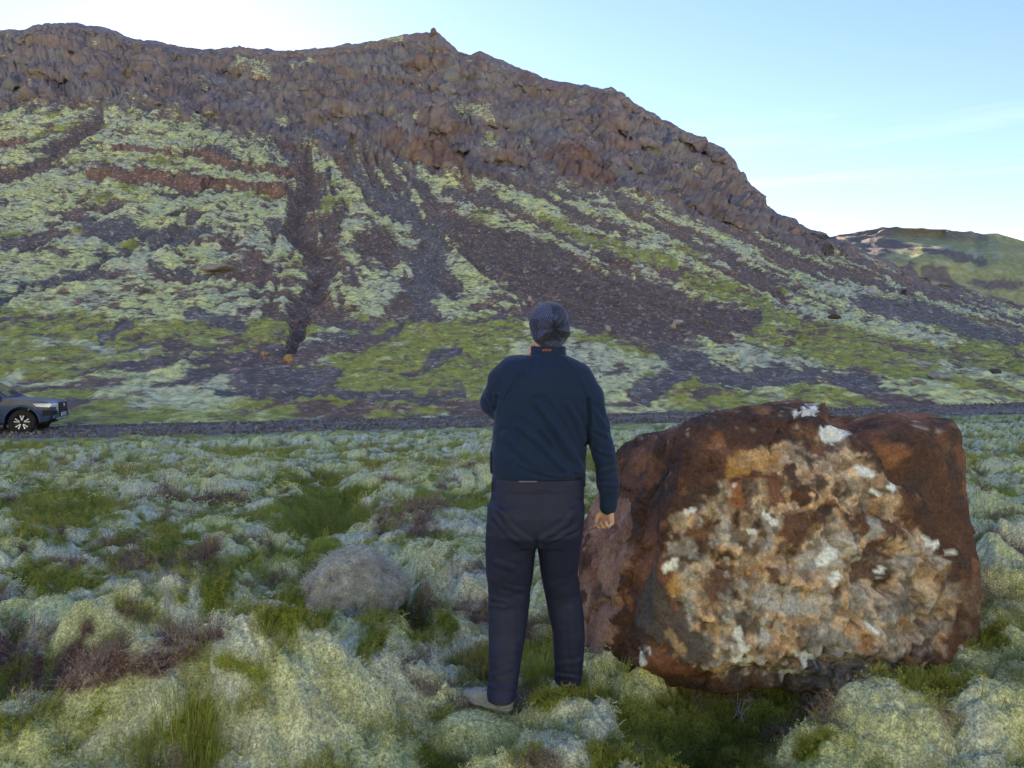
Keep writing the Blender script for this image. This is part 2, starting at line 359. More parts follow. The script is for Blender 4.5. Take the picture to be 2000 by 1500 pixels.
# moss and grass on the talus
streak = pn2(q/26, Vm/190, 91)+.6*pn2(q/11, Vm/90, 92)+.5*pn2(q/60, Vm/120, 93)
patch = fbm2(Xm/9, Zm/4.5, 4, 94)
leftside = 1-smooth(480, 640, Um+.0*Vm)
lowband = smooth(585, 660, Vm-.00*Um+25*pn2(Um/160, Vm*0, 95)-np.interp(Um, [0, 560, 1000, 1500, 1750, 2000], [-40, 0, 0, 20, -30, 20]))
want = np.interp(Um, [-400, 0, 450, 600, 800, 1100, 1500, 1750, 2000], [.35, .40, .30, .0, -.05, -.10, .10, .05, .02])
moss = smooth(-.12, .28, want+.55*streak*(1-.6*leftside)+.75*patch*(.6+.4*leftside)-.05)
moss = np.maximum(moss, lowband*smooth(-.55, -.05, patch+.25))
for pts in ([(0,255,30),(100,243,24),(185,217,6)], [(255,232,12),(290,255,34),(330,268,36),(240,275,18),(190,284,8)], [(345,250,14),(375,280,12)], [(415,245,7),(440,275,14),(500,290,18),(560,325,12)], [(520,280,16),(545,315,18)],
            [(120,318,16),(240,315,15)], [(265,322,16),(370,330,12)], [(410,338,14),(500,345,12),(560,352,10)], [(0,330,16),(60,310,14),(110,300,8)], [(0,395,26),(140,370,26),(280,372,14)], [(0,560,26),(140,510,28),(280,470,18)], [(20,430,24),(120,440,16)],
            [(200,600,30),(330,570,26),(470,575,24)], [(480,430,24),(520,490,26),(560,530,26),(570,570,18)], [(470,390,20),(560,400,14)], [(330,505,20),(430,490,18)],
            [(614,292,14),(650,340,20),(690,392,22),(722,432,26),(775,455,24),(800,478,10)], [(690,410,26),(655,462,18),(690,505,16),(760,530,34),(730,575,40),(690,610,30)], [(640,405,22)], [(735,290,4),(790,330,6),(860,385,9),(920,415,14),(1010,440,14),(1060,470,8)],
            [(800,395,12),(815,420,10)], [(930,352,5),(985,380,16),(1060,420,20),(1160,462,20),(1290,512,18),(1400,560,20),(1540,630,24)], [(1005,335,4),(1120,398,8),(1250,442,9),(1400,505,7)], [(1200,372,4),(1290,405,10),(1390,455,9),(1480,505,7)],
            [(880,495,18),(930,545,30),(990,590,36),(900,600,30)], [(1025,488,11)], [(1165,556,14),(1150,570,10)], [(885,443,5),(930,473,5)], [(1560,600,20),(1700,650,26),(1850,690,24),(2000,720,24)], [(1650,590,8),(1800,640,8),(1990,690,8)], [(1500,540,8),(1700,575,8),(1900,610,6),(2000,620,5)]):
    moss = np.maximum(moss, band(pts))
dab = pn3(Xm/2.6, Ym/4.2, Zm/.85, 98)+.6*pn3(Xm/1.2, Ym/2.0, Zm/.45, 99)+.7*fbm2(Xm/7, Zm/2.6, 3, 100)
moss = np.clip(moss*smooth(-.70, .45, dab+.45*(moss-.55)+.10*lowband), 0, 1)
fine = .55*pn2(q/7, Vm/60, 151)+.4*pn2(q/3.2, Vm/34, 152)
moss = smooth(.10, .92, moss+.34*fine*(1-.5*lowband))
brown = np.zeros_like(moss); grey = np.zeros_like(moss)
for pts in ([(195,214,8),(150,265,20),(100,310,16),(0,345,12)], [(560,280,18),(592,345,22),(590,400,20),(575,445,20),(610,490,16),(640,520,18),(615,560,18),(590,600,18),(590,640,16),(565,685,16)],
            [(900,455,34),(1000,510,50),(1130,580,48),(1260,625,52),(1400,640,36),(1470,620,18)], [(735,470,30),(760,500,16)], [(660,430,20),(640,490,14)], [(1000,560,10),(1130,620,20),(1290,650,20)]):
    m_ = band(pts, .35, .25); brown = np.maximum(brown, m_); moss = moss*(1-m_)
for pts in ([(690,310,8),(740,380,16),(800,425,18),(850,500,28),(835,560,30),(815,620,16)], [(0,590,8),(120,535,8),(240,490,8)], [(190,660,9),(250,635,9)], [(370,612,14),(430,630,12),(480,645,6)], [(640,330,6),(620,380,8)],
            [(1290,680,14),(1360,720,26),(1250,770,16)], [(1380,740,22),(1560,735,18),(1700,750,14)], [(430,770,8),(620,770,10),(900,775,8)], [(460,740,20),(650,735,16),(600,770,16)], [(880,690,18),(840,720,8)], [(780,640,10),(760,660,6)],
            [(1680,600,12),(1780,612,20),(1900,640,18),(2000,665,16)], [(300,520,8),(420,540,6)], [(180,440,14),(330,470,16),(400,450,12)]):
    m_ = band(pts, .4, .45); grey = np.maximum(grey, m_); moss = moss*(1-.92*m_)
dike = np.zeros_like(moss)
for pts in ([(190,291,5),(300,298,7),(420,308,9),(500,322,8),(570,332,5)], [(170,343,8),(300,350,16),(430,362,14),(560,378,10)], [(0,282,5),(45,276,8)], [(820,300,22),(870,310,26),(900,330,14)], [(1080,310,18),(1150,345,22),(1195,360,12)]):
    m_ = band(pts, .3, .3); dike = np.maximum(dike, m_); moss = moss*(1-m_)
moss_up = np.zeros_like(moss)
for pts in ([(575,135,8),(640,126,5)], [(480,180,10),(520,182,5)], [(720,87,7),(790,74,5)], [(810,168,7)], [(900,225,16),(960,232,6)], [(790,245,14),(820,240,10)], [(550,235,12)], [(960,280,16)], [(470,130,14),(520,150,8)], [(1030,290,8)]):
    moss_up = np.maximum(moss_up, band(pts, .45, .5))
moss_up = np.maximum(moss_up, .55*smooth(.32, .6, fbm2(Xm/7, Zm/4, 4, 96)))
moss = moss*(1-rock)+.62*moss_up*rock*(1-dike)
grassg = smooth(.05, .4, fbm2(Xm/11+4, Zm/4, 4, 97)-.15+.35*lowband)
for pts in ([(1050,428,8),(1180,474,12),(1330,532,14),(1460,585,16),(1580,650,18)], [(640,405,18)], [(60,270,14),(150,240,8)], [(250,370,20)], [(0,640,40),(150,640,30),(420,690,28),(560,665,16)], [(0,700,40),(200,720,24)], [(700,640,24),(830,650,26),(1000,640,26)], [(1480,650,26),(1700,700,20)], [(1100,650,14),(1300,690,14)]):
    grassg = np.maximum(grassg, .95*band(pts, .5, .4))
# relief: crags, gullies, cushions
def nrm(X, Y, Z):
    A = np.stack([np.gradient(X, axis=1), np.gradient(Y, axis=1), np.gradient(Z, axis=1)], -1)
    B = np.stack([np.gradient(X, axis=0), np.gradient(Y, axis=0), np.gradient(Z, axis=0)], -1)
    n = np.cross(A, B); return n/np.maximum(np.linalg.norm(n, axis=-1, keepdims=True), 1e-9)
N = nrm(Xm, Ym, Zm)
wx = Xm+2.2*pn3(Xm/9, Ym/9, Zm/9, 101); wy = Ym+2.2*pn3(Xm/9, Ym/9, Zm/9, 102); wz = Zm+2.2*pn3(Xm/9, Ym/9, Zm/9, 103)
rd = 1-np.abs(pn3(wx/15, wy/15, wz/12, 104)); r2 = 1-np.abs(pn3(wx/6.5, wy/6.5, wz/6, 105)); r3 = 1-np.abs(pn3(wx/2.6, wy/2.6, wz/3.4, 106))
d1, d2, cv = cell3(wx/3.4, wy/5.0, wz/4.4, 107); e1, e2, ev = cell3(wx/1.35, wy/2.2, wz/1.7, 108)
lay_z = (wz+.16*wx+.05*wy)/3.6; strata = np.abs(pn2(lay_z, wx/38, 109))                       # tilted layers that stand out as ledges
saw = lay_z*.62+.35*pn2(wx/17, wy/17, 115)+.18*pn2(wx/5, wz/9, 116); saw = saw-np.floor(saw); crack = smooth(.13, .0, np.abs(pn3(wx/4.2, wy/4.2, wz/17, 117)))
rib = np.abs(pn3(wx/10, wy/13, wz/34, 118))*2.6+np.abs(pn3(wx/4, wy/6, wz/12, 119))*1.2
crag = (rd-.7)*6.5+(r2-.7)*2.0+(r3-.7)*.9+(strata-.3)*2.2+(saw-.5)*2.0-1.1*crack+rib-1.1+(cv-.5)*.9-.5*(1-smooth(0, .16, d2-d1))+(ev-.5)*.45-.25*(1-smooth(0, .2, e2-e1))
edge_fade = smooth(0, 10, np.abs(Vm-vR[None, :])+4) if False else 1.0
rk = np.maximum(rock, dike*.45)
keep = 1-.74*smooth(26, 3, np.abs(Vm-vR[None, :]))           # keep the skyline near its line
disp = crag*rk*keep
gul = smooth(-.9, .8, stroke(wU, wV, [(560,280,18),(592,345,20),(590,400,20),(575,445,20),(610,490,16),(640,520,18),(615,560,18),(590,600,18),(590,640,16),(565,685,12)]))
gul2 = smooth(-.8, .8, stroke(wU, wV, [(195,214,8),(150,265,18),(100,310,16),(0,345,12)]))+.6*smooth(-.8, .8, stroke(wU, wV, [(0,590,9),(120,535,9),(240,490,9),(330,460,6)]))
disp = disp+(1-rk)*(-.8*gul-.7*gul2-.25*grey*0+.45*streak*(1-lowband)*smooth(700, 560, Vm))
lump = np.abs(pn3(Xm/1.5, Ym/1.9, Zm/1.1, 111))*.62+np.abs(pn3(Xm/.62, Ym/.8, Zm/.5, 112))*.26
disp = disp+(1-rk)*moss*lump*np.interp(Ym, [30, 45, 80, 140], [.42, .75, 1.15, 1.5])+(1-rk)*(.25*pn3(Xm/2.2, Ym/2.2, Zm/2, 113)+.16*pn3(Xm/.7, Ym/.7, Zm/.7, 114))
disp *= smooth(0, 6, np.arange(Ym.shape[0]))[:, None]
Xm2, Ym2, Zm2 = Xm+N[..., 0]*disp, Ym+N[..., 1]*disp, Zm+N[..., 2]*disp
if np.mean(N[:NR_T, :, 2]) < 0: Xm2, Ym2, Zm2 = Xm-N[..., 0]*disp, Ym-N[..., 1]*disp, Zm-N[..., 2]*disp
# colours of what the slope is made of
sp = pn3(Xm/.55, Ym/.8, Zm/.45, 121)
scree = lerp(np.array([.21, .165, .15]), np.array([.25, .165, .125]), smooth(-.4, .5, fbm3(Xm/12, Ym/12, Zm/8, 3, 122))[..., None])
rockc = lerp(np.array([.30, .22, .205]), np.array([.29, .255, .26]), smooth(-.35, .45, fbm3(Xm/16, Ym/16, Zm/9, 4, 123))[..., None])
rockc = mixc(rockc, (.24, .145, .12), .7*smooth(.15, .55, fbm3(Xm/9, Ym/12, Zm/5, 4, 124)))
rockc = mixc(rockc, (.31, .275, .27), .6*smooth(.25, .6, fbm3(Xm/3, Ym/3, Zm/3, 3, 125)))
Cm = scree.copy()
Cm = mixc(Cm, (.20, .175, .165), grey*.9); Cm = mixc(Cm, (.195, .14, .118), brown*.9)
Cm = mixc(Cm, rockc, rock); Cm = mixc(Cm, (.30, .175, .13), dike*.9)
Cm = Cm*(1+.30*np.clip(sp, -1, 1)[..., None])
Cm = mixc(Cm, (.46, .41, .38), (1-rk)*(1-moss)*smooth(.62, .8, pn3(Xm/.9, Ym/1.2, Zm/.7, 126))*.7)
mcol = lerp(np.array([.62, .61, .27]), np.array([.56, .55, .35]), smooth(-.3, .4, fbm2(Xm/6, Zm/3, 3, 127))[..., None])
Ksub = Cm.copy()
def slope_material():
    m = mat('mountain_slope', rough=.95, spec=.12, vcol=True, bump=[(1.6, .8, .5), (5.0, .8, .2)])
    n, l = m.node_tree.nodes, m.node_tree.links; b_ = n['Principled BSDF']
    tcn = n.new('ShaderNodeTexCoord')
    def nz(sc, vec, det=5, rg=.62):
        mp_ = n.new('ShaderNodeMapping'); mp_.inputs['Scale'].default_value = vec; l.new(tcn.outputs['Object'], mp_.inputs['Vector'])
        t = n.new('ShaderNodeTexNoise'); t.inputs['Scale'].default_value = sc; t.inputs['Detail'].default_value = det; t.inputs['Roughness'].default_value = rg; l.new(mp_.outputs['Vector'], t.inputs['Vector']); return t.outputs['Fac']
    def ma(op, a_, c_, d_=None, clamp=False):
        k = n.new('ShaderNodeMath'); k.operation = op; k.use_clamp = clamp
        for s_, q_ in zip(k.inputs, (a_, c_, d_)):
            if q_ is None: continue
            if isinstance(q_, (int, float)): s_.default_value = q_
            else: l.new(q_, s_)
        return k.outputs[0]
    def at(nm): k = n.new('ShaderNodeAttribute'); k.attribute_name = nm; return k
    n1, n2 = nz(1.0, (.75, .55, 2.3)), nz(1.0, (2.2, 1.5, 5.5), 3)
    mixn = ma('ADD', ma('MULTIPLY', ma('SUBTRACT', n1, .5), 3.3), ma('MULTIPLY', ma('SUBTRACT', n2, .5), 1.9))
    mr = n.new('ShaderNodeMapRange'); mr.interpolation_type = 'SMOOTHSTEP'; mr.inputs['From Min'].default_value = .24; mr.inputs['From Max'].default_value = 1.1
    l.new(ma('ADD', at('moss').outputs['Fac'], mixn), mr.inputs['Value'])
    gate = ma('MULTIPLY', mr.outputs['Result'], ma('MULTIPLY', at('moss').outputs['Fac'], 5.0, None, True))
    # loose stones: light and dark specks on the bare ground
    vo = n.new('ShaderNodeTexVoronoi'); vo.inputs['Scale'].default_value = 4.2; l.new(tcn.outputs['Object'], vo.inputs['Vector'])
    sp_ = n.new('ShaderNodeSeparateColor'); l.new(vo.outputs['Color'], sp_.inputs[0])
    g1 = ma('ADD', ma('MULTIPLY', ma('POWER', sp_.outputs[0], 8.0), ma('MULTIPLY', at('bare').outputs['Fac'], 1.3)), .86); g2 = ma('ADD', ma('MULTIPLY', nz(.5, (1, 1, 1), 5, .7), 1.1), .42)
    sc1 = n.new('ShaderNodeVectorMath'); sc1.operation = 'SCALE'; l.new(at('Sub').outputs['Color'], sc1.inputs[0]); l.new(ma('MULTIPLY', g1, g2), sc1.inputs['Scale'])
    sc2 = n.new('ShaderNodeVectorMath'); sc2.operation = 'SCALE'; vc = n.new('ShaderNodeVertexColor'); vc.layer_name = 'Col'; l.new(vc.outputs['Color'], sc2.inputs[0])
    l.new(ma('ADD', ma('MULTIPLY', n2, 1.9), ma('MULTIPLY', n1, .35)), sc2.inputs['Scale'])
    n3 = nz(1.0, (.9, .6, 2.6), 6, .7); gr = n.new('ShaderNodeMapRange'); gr.interpolation_type = 'SMOOTHSTEP'; gr.inputs['From Min'].default_value = .42; gr.inputs['From Max'].default_value = .74; gr.inputs['To Max'].default_value = .95
    l.new(ma('ADD', ma('MULTIPLY', at('grassy').outputs['Fac'], .55), ma('MULTIPLY', ma('SUBTRACT', n3, .36), 1.5)), gr.inputs['Value'])
    gcol = n.new('ShaderNodeVectorMath'); gcol.operation = 'SCALE'; gcol.inputs[0].default_value = (.36, .36, .085); l.new(ma('ADD', ma('MULTIPLY', n2, 1.5), .25), gcol.inputs['Scale'])
    mg = n.new('ShaderNodeMix'); mg.data_type = 'RGBA'; l.new(gr.outputs['Result'], mg.inputs['Factor']); l.new(sc2.outputs['Vector'], mg.inputs['A']); l.new(gcol.outputs['Vector'], mg.inputs['B'])
    mxc = n.new('ShaderNodeMix'); mxc.data_type = 'RGBA'; l.new(gate, mxc.inputs['Factor']); l.new(sc1.outputs['Vector'], mxc.inputs['A']); l.new(mg.outputs['Result'], mxc.inputs['B'])
    l.new(mxc.outputs['Result'], b_.inputs['Base Color'])
    return m
M_MOUNT = slope_material()
o = mesh_np('mountain', np.stack([Xm2, Ym2, Zm2], -1).reshape(-1, 3), gridfaces(*Ym.shape), M_MOUNT, C=mcol.reshape(-1, 3), extra={'moss': moss.ravel(), 'grassy': grassg.ravel(), 'bare': (1-rock).ravel()})
a_ = o.data.color_attributes.new('Sub', 'FLOAT_COLOR', 'POINT'); cc = np.ones((Cm.shape[0]*Cm.shape[1], 4), np.float32); cc[:, :3] = np.clip(Ksub.reshape(-1, 3), 0, 1); a_.data.foreach_set('color', cc.ravel())
tag(o, kind='structure')
def on_mountain(u, v):
    """the point of the slope seen at a pixel"""
    j = int(np.argmin(np.abs(um-u))); vv = HV-(Zm2[:NR_T+NR_C, j]-CZ)*F/Ym2[:NR_T+NR_C, j]
    i = int(np.argmin(np.abs(vv-v))); return np.array([Xm2[i, j], Ym2[i, j], Zm2[i, j]])

# ------------------------------------------------------------------ the hill far behind on the right
HILL = [(1300,640),(1480,520),(1560,480),(1600,468),(1640,464),(1680,459),(1720,452),(1760,447),(1800,445),(1850,450),(1880,455),(1905,461),(1930,456),(1950,455),(1970,461),(2000,470),(2150,500),(2400,560),(2900,660)]
uh = np.linspace(1300, 2900, 420); vh = ip(HILL, uh); NH = 150
tt = np.linspace(0, 1, NH)[:, None]
yh = 470+80*tt+90*smooth(.72, 1.0, tt)**1.5+0*uh[None, :]; v0 = np.full(len(uh), 705.0)
vvh = v0+(vh-v0)*(1-(1-tt)**1.0)
zh = CZ+(HV-vvh)/F*yh; xh = (uh[None, :]-CU)/F*yh
bb = np.linspace(0, 1, 13)[1:, None]
yh = np.vstack([yh, 640+bb*420+0*uh[None, :]]); zt = zh[-1:]; zh = np.vstack([zh, zt*(1-bb**1.8)+2.5*np.sin(bb*3)]); xh = np.vstack([xh, (uh[None, :]-CU)/F*(640+bb*160)])
Uh = np.broadcast_to(uh, yh.shape); Vh = HV-(zh-CZ)*F/yh
N = nrm(xh, yh, zh); sg = 1 if N[:NH, :, 2].mean() > 0 else -1
topd = Vh-vh[None, :]
crg = smooth(70, 20, topd)*smooth(1800, 1720, Uh+.8*topd)+.8*smooth(-.2, .4, stroke(Uh, Vh, [(1850,462,8),(1900,466,10),(1930,466,5)]))
dsp = 5*fbm3(xh/60, yh/60, zh/40, 4, 131)+crg*4*(1-np.abs(pn3(xh/14, yh/14, zh/14, 132)))
xh, yh, zh = xh+sg*N[..., 0]*dsp, yh+sg*N[..., 1]*dsp, zh+sg*N[..., 2]*dsp
wu = Uh+9*pn2(Uh/30, Vh/16, 133)+4*pn2(Uh/9, Vh/7, 134); wv = Vh+6*pn2(Uh/30, Vh/16, 135)+3*pn2(Uh/9, Vh/7, 136)
Ch = np.broadcast_to(np.array([.32, .31, .15]), yh.shape+(3,)).copy()
Ch = mixc(Ch, (.40, .38, .22), smooth(0, .5, fbm2(Uh/40, Vh/14, 4, 137)))
Ch = mixc(Ch, (.22, .15, .06), smooth(26, 4, topd)*smooth(1905, 1840, Uh))
dk = np.maximum(crg*.85, 0)
for pts in ([(1660,470,10),(1700,490,16),(1750,480,12),(1790,480,4)], [(1810,490,4),(1870,500,7),(1930,510,5)], [(1815,530,16),(1850,540,14),(1880,560,6)], [(1775,520,8),(1790,540,6)], [(1900,550,8),(1960,553,12),(2000,555,8)]):
    dk = np.maximum(dk, smooth(-.3, .4, stroke(wu, wv, pts)+.4*pn2(Uh/7, Vh/12, 138)))
Ch = mixc(Ch, (.16, .13, .13), np.clip(dk, 0, 1)*.9)
M_HILL = mat('far_hill_slope', rough=.95, spec=.1, vcol=True, noise=[(.25, .25)], bump=[(.3, .5, 2.0)])
o = mesh_np('far_hill', np.stack([xh, yh, zh], -1).reshape(-1, 3), gridfaces(*yh.shape), M_HILL, C=Ch.reshape(-1, 3)); tag(o, kind='structure')

# ------------------------------------------------------------------ the gravel track
L = np.concatenate([np.linspace(-160, -32, 40), np.linspace(-30, 42, 600), np.linspace(44, 190, 40)]); W = np.linspace(-1, 1, 34)
ca, sa = RC, math.sin(math.atan(ROAD_B))
half = 1.5+.25*pn2(L/7, L*0, 141)+.9*smooth(8, 24, L)
Lg, Wg = np.meshgrid(L, W, indexing='ij'); wd = Wg*half[:, None]
xr = Lg*ca-wd*sa; yr_ = ROAD_A+Lg*sa+wd*ca
zr = base_h(xr, np.minimum(yr_, ROAD_A+ROAD_B*xr+1.9))+.02*pn2(xr/.5, yr_/.5, 18)
zr = zr+.07*(1-np.abs(Wg)**3)-.045*np.exp(-((np.abs(wd)-.8)/.22)**2)-.05*smooth(.92, 1, np.abs(Wg))+.022*pn2(xr/.16, yr_/.16, 142)+.012*pn2(xr/.07, yr_/.07, 143)
zr += .10*smooth(10, 26, Lg)
cr_ = lerp(np.array([.16, .145, .14]), np.array([.29, .255, .245]), smooth(-.3, .5, pn2(xr/.11, yr_/.09, 144))[..., None])
cr_ = mixc(cr_, (.14, .095, .08), .8*smooth(.1, .9, Wg)*smooth(8, 18, Lg)); cr_ = mixc(cr_, (.16, .115, .10), .5*smooth(.1, .5, fbm2(xr/3, yr_/1.5, 3, 145)))
M_ROAD = mat('track_gravel', rough=.95, spec=.15, vcol=True, noise=[(14, .35)], bump=[(18, .8, .05)])
o = mesh_np('gravel_road', np.stack([xr, yr_, zr], -1).reshape(-1, 3), gridfaces(*xr.shape), M_ROAD, C=cr_.reshape(-1, 3)); tag(o, kind='structure')
# ------------------------------------------------------------------ the great boulder
def hull_planes(pts):
    bm = bmesh.new()
    for p in pts: bm.verts.new(p)
    bmesh.ops.convex_hull(bm, input=bm.verts)
    bm.normal_update()
    out = [(np.array(f.normal), np.array(f.verts[0].co)) for f in bm.faces]
    bm.free(); return out
def ico(n):
    bm = bmesh.new(); bmesh.ops.create_icosphere(bm, subdivisions=n, radius=1.0)
    V = np.array([v.co for v in bm.verts]); Fc = np.array([[v.index for v in f.verts] for f in bm.faces]); bm.free()
    return V/np.linalg.norm(V, axis=1, keepdims=True), Fc
BP = [P(1300,1296,3.82), P(1420,1372,3.80), P(1560,1362,3.86), P(1650,1338,3.92), P(1150,1284,4.45), P(1190,1305,4.1), P(1128,1100,4.5), P(1160,960,4.75), P(1210,868,4.75), P(1262,846,4.72), P(1335,818,4.2), P(1400,800,4.25),
      P(1480,790,4.7), P(1590,796,4.6), P(1720,806,4.6), P(1820,802,4.55), P(1858,832,4.35), P(1880,950,4.25), P(1895,1050,4.2), P(1918,1160,4.15), P(1914,1240,4.12), P(1885,1290,4.1), P(1800,1285,4.0),
      P(1285,1060,3.84), P(1322,940,3.93), P(1480,1060,3.80), P(1560,1180,3.76), P(1700,1060,3.90), P(1640,930,3.98), P(1420,1280,3.72), P(1620,1270,3.78), P(1800,1130,4.0), P(1300,1200,3.80), P(1345,850,4.02), P(1430,822,4.12), P(1820,840,4.25),
      P(1400,830,5.6), P(1650,830,5.9), P(1250,900,5.5), P(1200,1150,5.5), P(1450,1180,6.1), P(1750,1150,5.8), P(1800,900,5.6)]
BC = np.array([1.22, 4.58, .50])
BV, BF = ico(7)
tt = np.full((len(BV),), 0.0); acc = np.zeros(len(BV)); pw = 48.0
for n, p0 in hull_planes(BP):
    if n @ (p0-BC) < 0: n = -n
    den = BV@n; d = n@(p0-BC)
    acc += np.where(den > 1e-4, (np.maximum(den, 1e-4)/d)**pw, 0)
rad = acc**(-1/pw)
B = BC+BV*rad[:, None]*1.035-np.array([0, 0, .02])
def bproj(B): return CU+F*B[:, 0]/B[:, 1], HV+F*(CZ-B[:, 2])/B[:, 1]
u, v = bproj(B)
face = smooth(.15, -.25, BV[:, 1])                       # the side turned to the camera
wu = u+14*pn3(*(B*5).T, 201)+6*pn3(*(B*15).T, 202); wv = v+14*pn3(*(B*5).T, 203)+6*pn3(*(B*15).T, 204)
rag_b = fbm3(*(B*13).T, 4, 205)
bs = lambda pts, a=-.06, b_=.07, r=.75, w=True: smooth(a, b_, stroke(wu if w else u, wv if w else v, pts)+r*rag_b)
# relief: lobes and clefts, then the pitted grain of the breccia
dsp = .045*fbm3(*(B*1.9).T, 3, 206)+.026*(np.abs(pn3(*(B*4.2).T, 207))-.3)+.014*pn3(*(B*9).T, 208)
cleft = bs([(1290,900,14),(1272,1000,16),(1250,1100,18),(1232,1200,20),(1215,1300,20)], -.9, .7, .15)*face
notch = bs([(1640,800,20),(1690,822,22),(1735,870,18),(1760,930,12)], -.9, .8, .15)
shelf = bs([(1700,1060,20),(1735,1090,26),(1700,1130,22),(1740,1150,16)], -.5, .6, .3)*face
pits = bs([(1410,1130,24),(1400,1100,14)])*face*.8+bs([(1455,1220,16),(1400,1240,12)])*face*.4
ledge = bs([(1520,1120,14),(1580,1140,16),(1640,1150,12)], -.6, .6, .2)*face
under = smooth(1290, 1345, v)*face
dsp = dsp-.060*cleft-.09*notch-.060*shelf-.035*pits+.03*ledge-.05*under
tan_ = np.maximum.reduce([bs([(1465,905,20),(1560,890,24),(1600,930,44),(1690,960,34),(1740,1000,24)]), bs([(1340,1020,26),(1420,975,30),(1470,1000,60)]), bs([(1300,1080,14),(1400,1090,90),(1560,1100,130),(1700,1150,110)]), bs([(1340,1170,30),(1460,1230,110),(1640,1250,120),(1780,1230,60)]), bs([(1620,850,20),(1640,900,40),(1720,960,40)]), .8*bs([(1780,1080,40),(1840,1180,40)])])*face
tan_ *= 1-bs([(1550,1040,26),(1560,1020,22)])*.8
rub = smooth(.2, .7, tan_)
d1, d2, cv = cell3(B[:, 0]*17, B[:, 1]*17, B[:, 2]*17, 209)
e1, e2, ev = cell3(B[:, 0]*42, B[:, 1]*42, B[:, 2]*42, 210)
dsp = dsp+(cv-.5)*.013-.007*(1-smooth(0, .2, d2-d1))*rub+(ev-.5)*.010*(.5+.5*rub)+.007*pn3(*(B*55).T, 211)
dsp = dsp-.012*smooth(.35, .7, pn3(*(B*6.5).T, 212))*rub+.012*np.abs(pn3(B[:, 0]*14, B[:, 1]*14, B[:, 2]*5, 213))*(1-rub)
k1, k2, kv = cell3(B[:, 0]*2.3+.15*rag_b, B[:, 1]*2.3, B[:, 2]*2.3+.15*rag_b, 215); dsp = dsp-.030*(1-smooth(0, .05, k2-k1))+(kv-.5)*.034
B2 = B+BV*dsp[:, None]
# colours of stone, stain and lichen
Cb = lerp(np.array([.090, .044, .032]), np.array([.24, .095, .048]), smooth(-.3, .5, fbm3(*(B*3).T, 4, 221))[:, None])
Cb = mixc(Cb, (.060, .044, .040), .8*smooth(.05, .22, fbm3(*(B*5).T, 5, 222))); Cb = mixc(Cb, (.34, .13, .045), .6*smooth(.22, .34, fbm3(*(B*6+4).T, 5, 220)))
Cb = mixc(Cb, (.33, .155, .05), .55*smooth(.72, .98, (v-0)*0+smooth(870, 800, v))*smooth(-.1, .4, pn3(*(B*11).T, 223)))
slab = np.maximum(bs([(1165,970,26),(1195,1040,40),(1180,1130,36),(1165,1220,34),(1165,1280,22)]), bs([(1215,985,14),(1215,1060,16)]))*smooth(1262, 1225, wu+.10*(wv-1000))
Cb = mixc(Cb, lerp(np.array([.40, .215, .13]), np.array([.27, .125, .085]), smooth(-.3, .3, fbm3(B[:, 0]*9, B[:, 1]*9, B[:, 2]*4, 3, 224))[:, None]), slab*.9)
Cb = mixc(Cb, (.085, .055, .045), slab*.7*smooth(.25, .5, fbm3(*(B*6).T, 3, 225)))
tcol = lerp(np.array([.50, .30, .15]), np.array([.38, .29, .21]), smooth(-.4, .4, fbm3(*(B*5).T, 4, 226))[:, None])
tcol = mixc(tcol, (.12, .070, .05), .92*smooth(.10, .20, fbm3(*(B*8).T, 5, 227)))
tcol = mixc(tcol, (.30, .285, .28), .85*smooth(.08, .18, fbm3(*(B*7+3).T, 5, 228))*smooth(900, 1100, v))
tcol = mixc(tcol, (.50, .25, .08), .65*smooth(.36, .44, fbm3(*(B*8+7).T, 4, 229)))
tcol = tcol*(.55+.85*cv[:, None])*(.7+.6*ev[:, None])
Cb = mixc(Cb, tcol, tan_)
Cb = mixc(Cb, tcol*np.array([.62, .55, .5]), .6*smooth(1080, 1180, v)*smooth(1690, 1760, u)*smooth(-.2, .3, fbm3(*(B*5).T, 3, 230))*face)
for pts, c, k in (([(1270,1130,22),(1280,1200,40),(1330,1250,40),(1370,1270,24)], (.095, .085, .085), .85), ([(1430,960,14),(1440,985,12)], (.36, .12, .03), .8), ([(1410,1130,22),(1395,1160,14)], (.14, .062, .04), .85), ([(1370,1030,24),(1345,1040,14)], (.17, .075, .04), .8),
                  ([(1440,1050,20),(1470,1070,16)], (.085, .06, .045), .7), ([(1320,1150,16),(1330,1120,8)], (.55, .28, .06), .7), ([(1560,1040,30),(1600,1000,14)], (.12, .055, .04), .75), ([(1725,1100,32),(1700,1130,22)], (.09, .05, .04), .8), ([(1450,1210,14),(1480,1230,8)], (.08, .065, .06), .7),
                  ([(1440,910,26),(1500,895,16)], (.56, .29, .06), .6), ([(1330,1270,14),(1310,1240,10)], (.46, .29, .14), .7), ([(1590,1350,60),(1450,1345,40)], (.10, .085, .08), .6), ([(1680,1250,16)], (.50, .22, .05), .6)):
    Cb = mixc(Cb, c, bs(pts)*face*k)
lich = np.zeros(len(B))
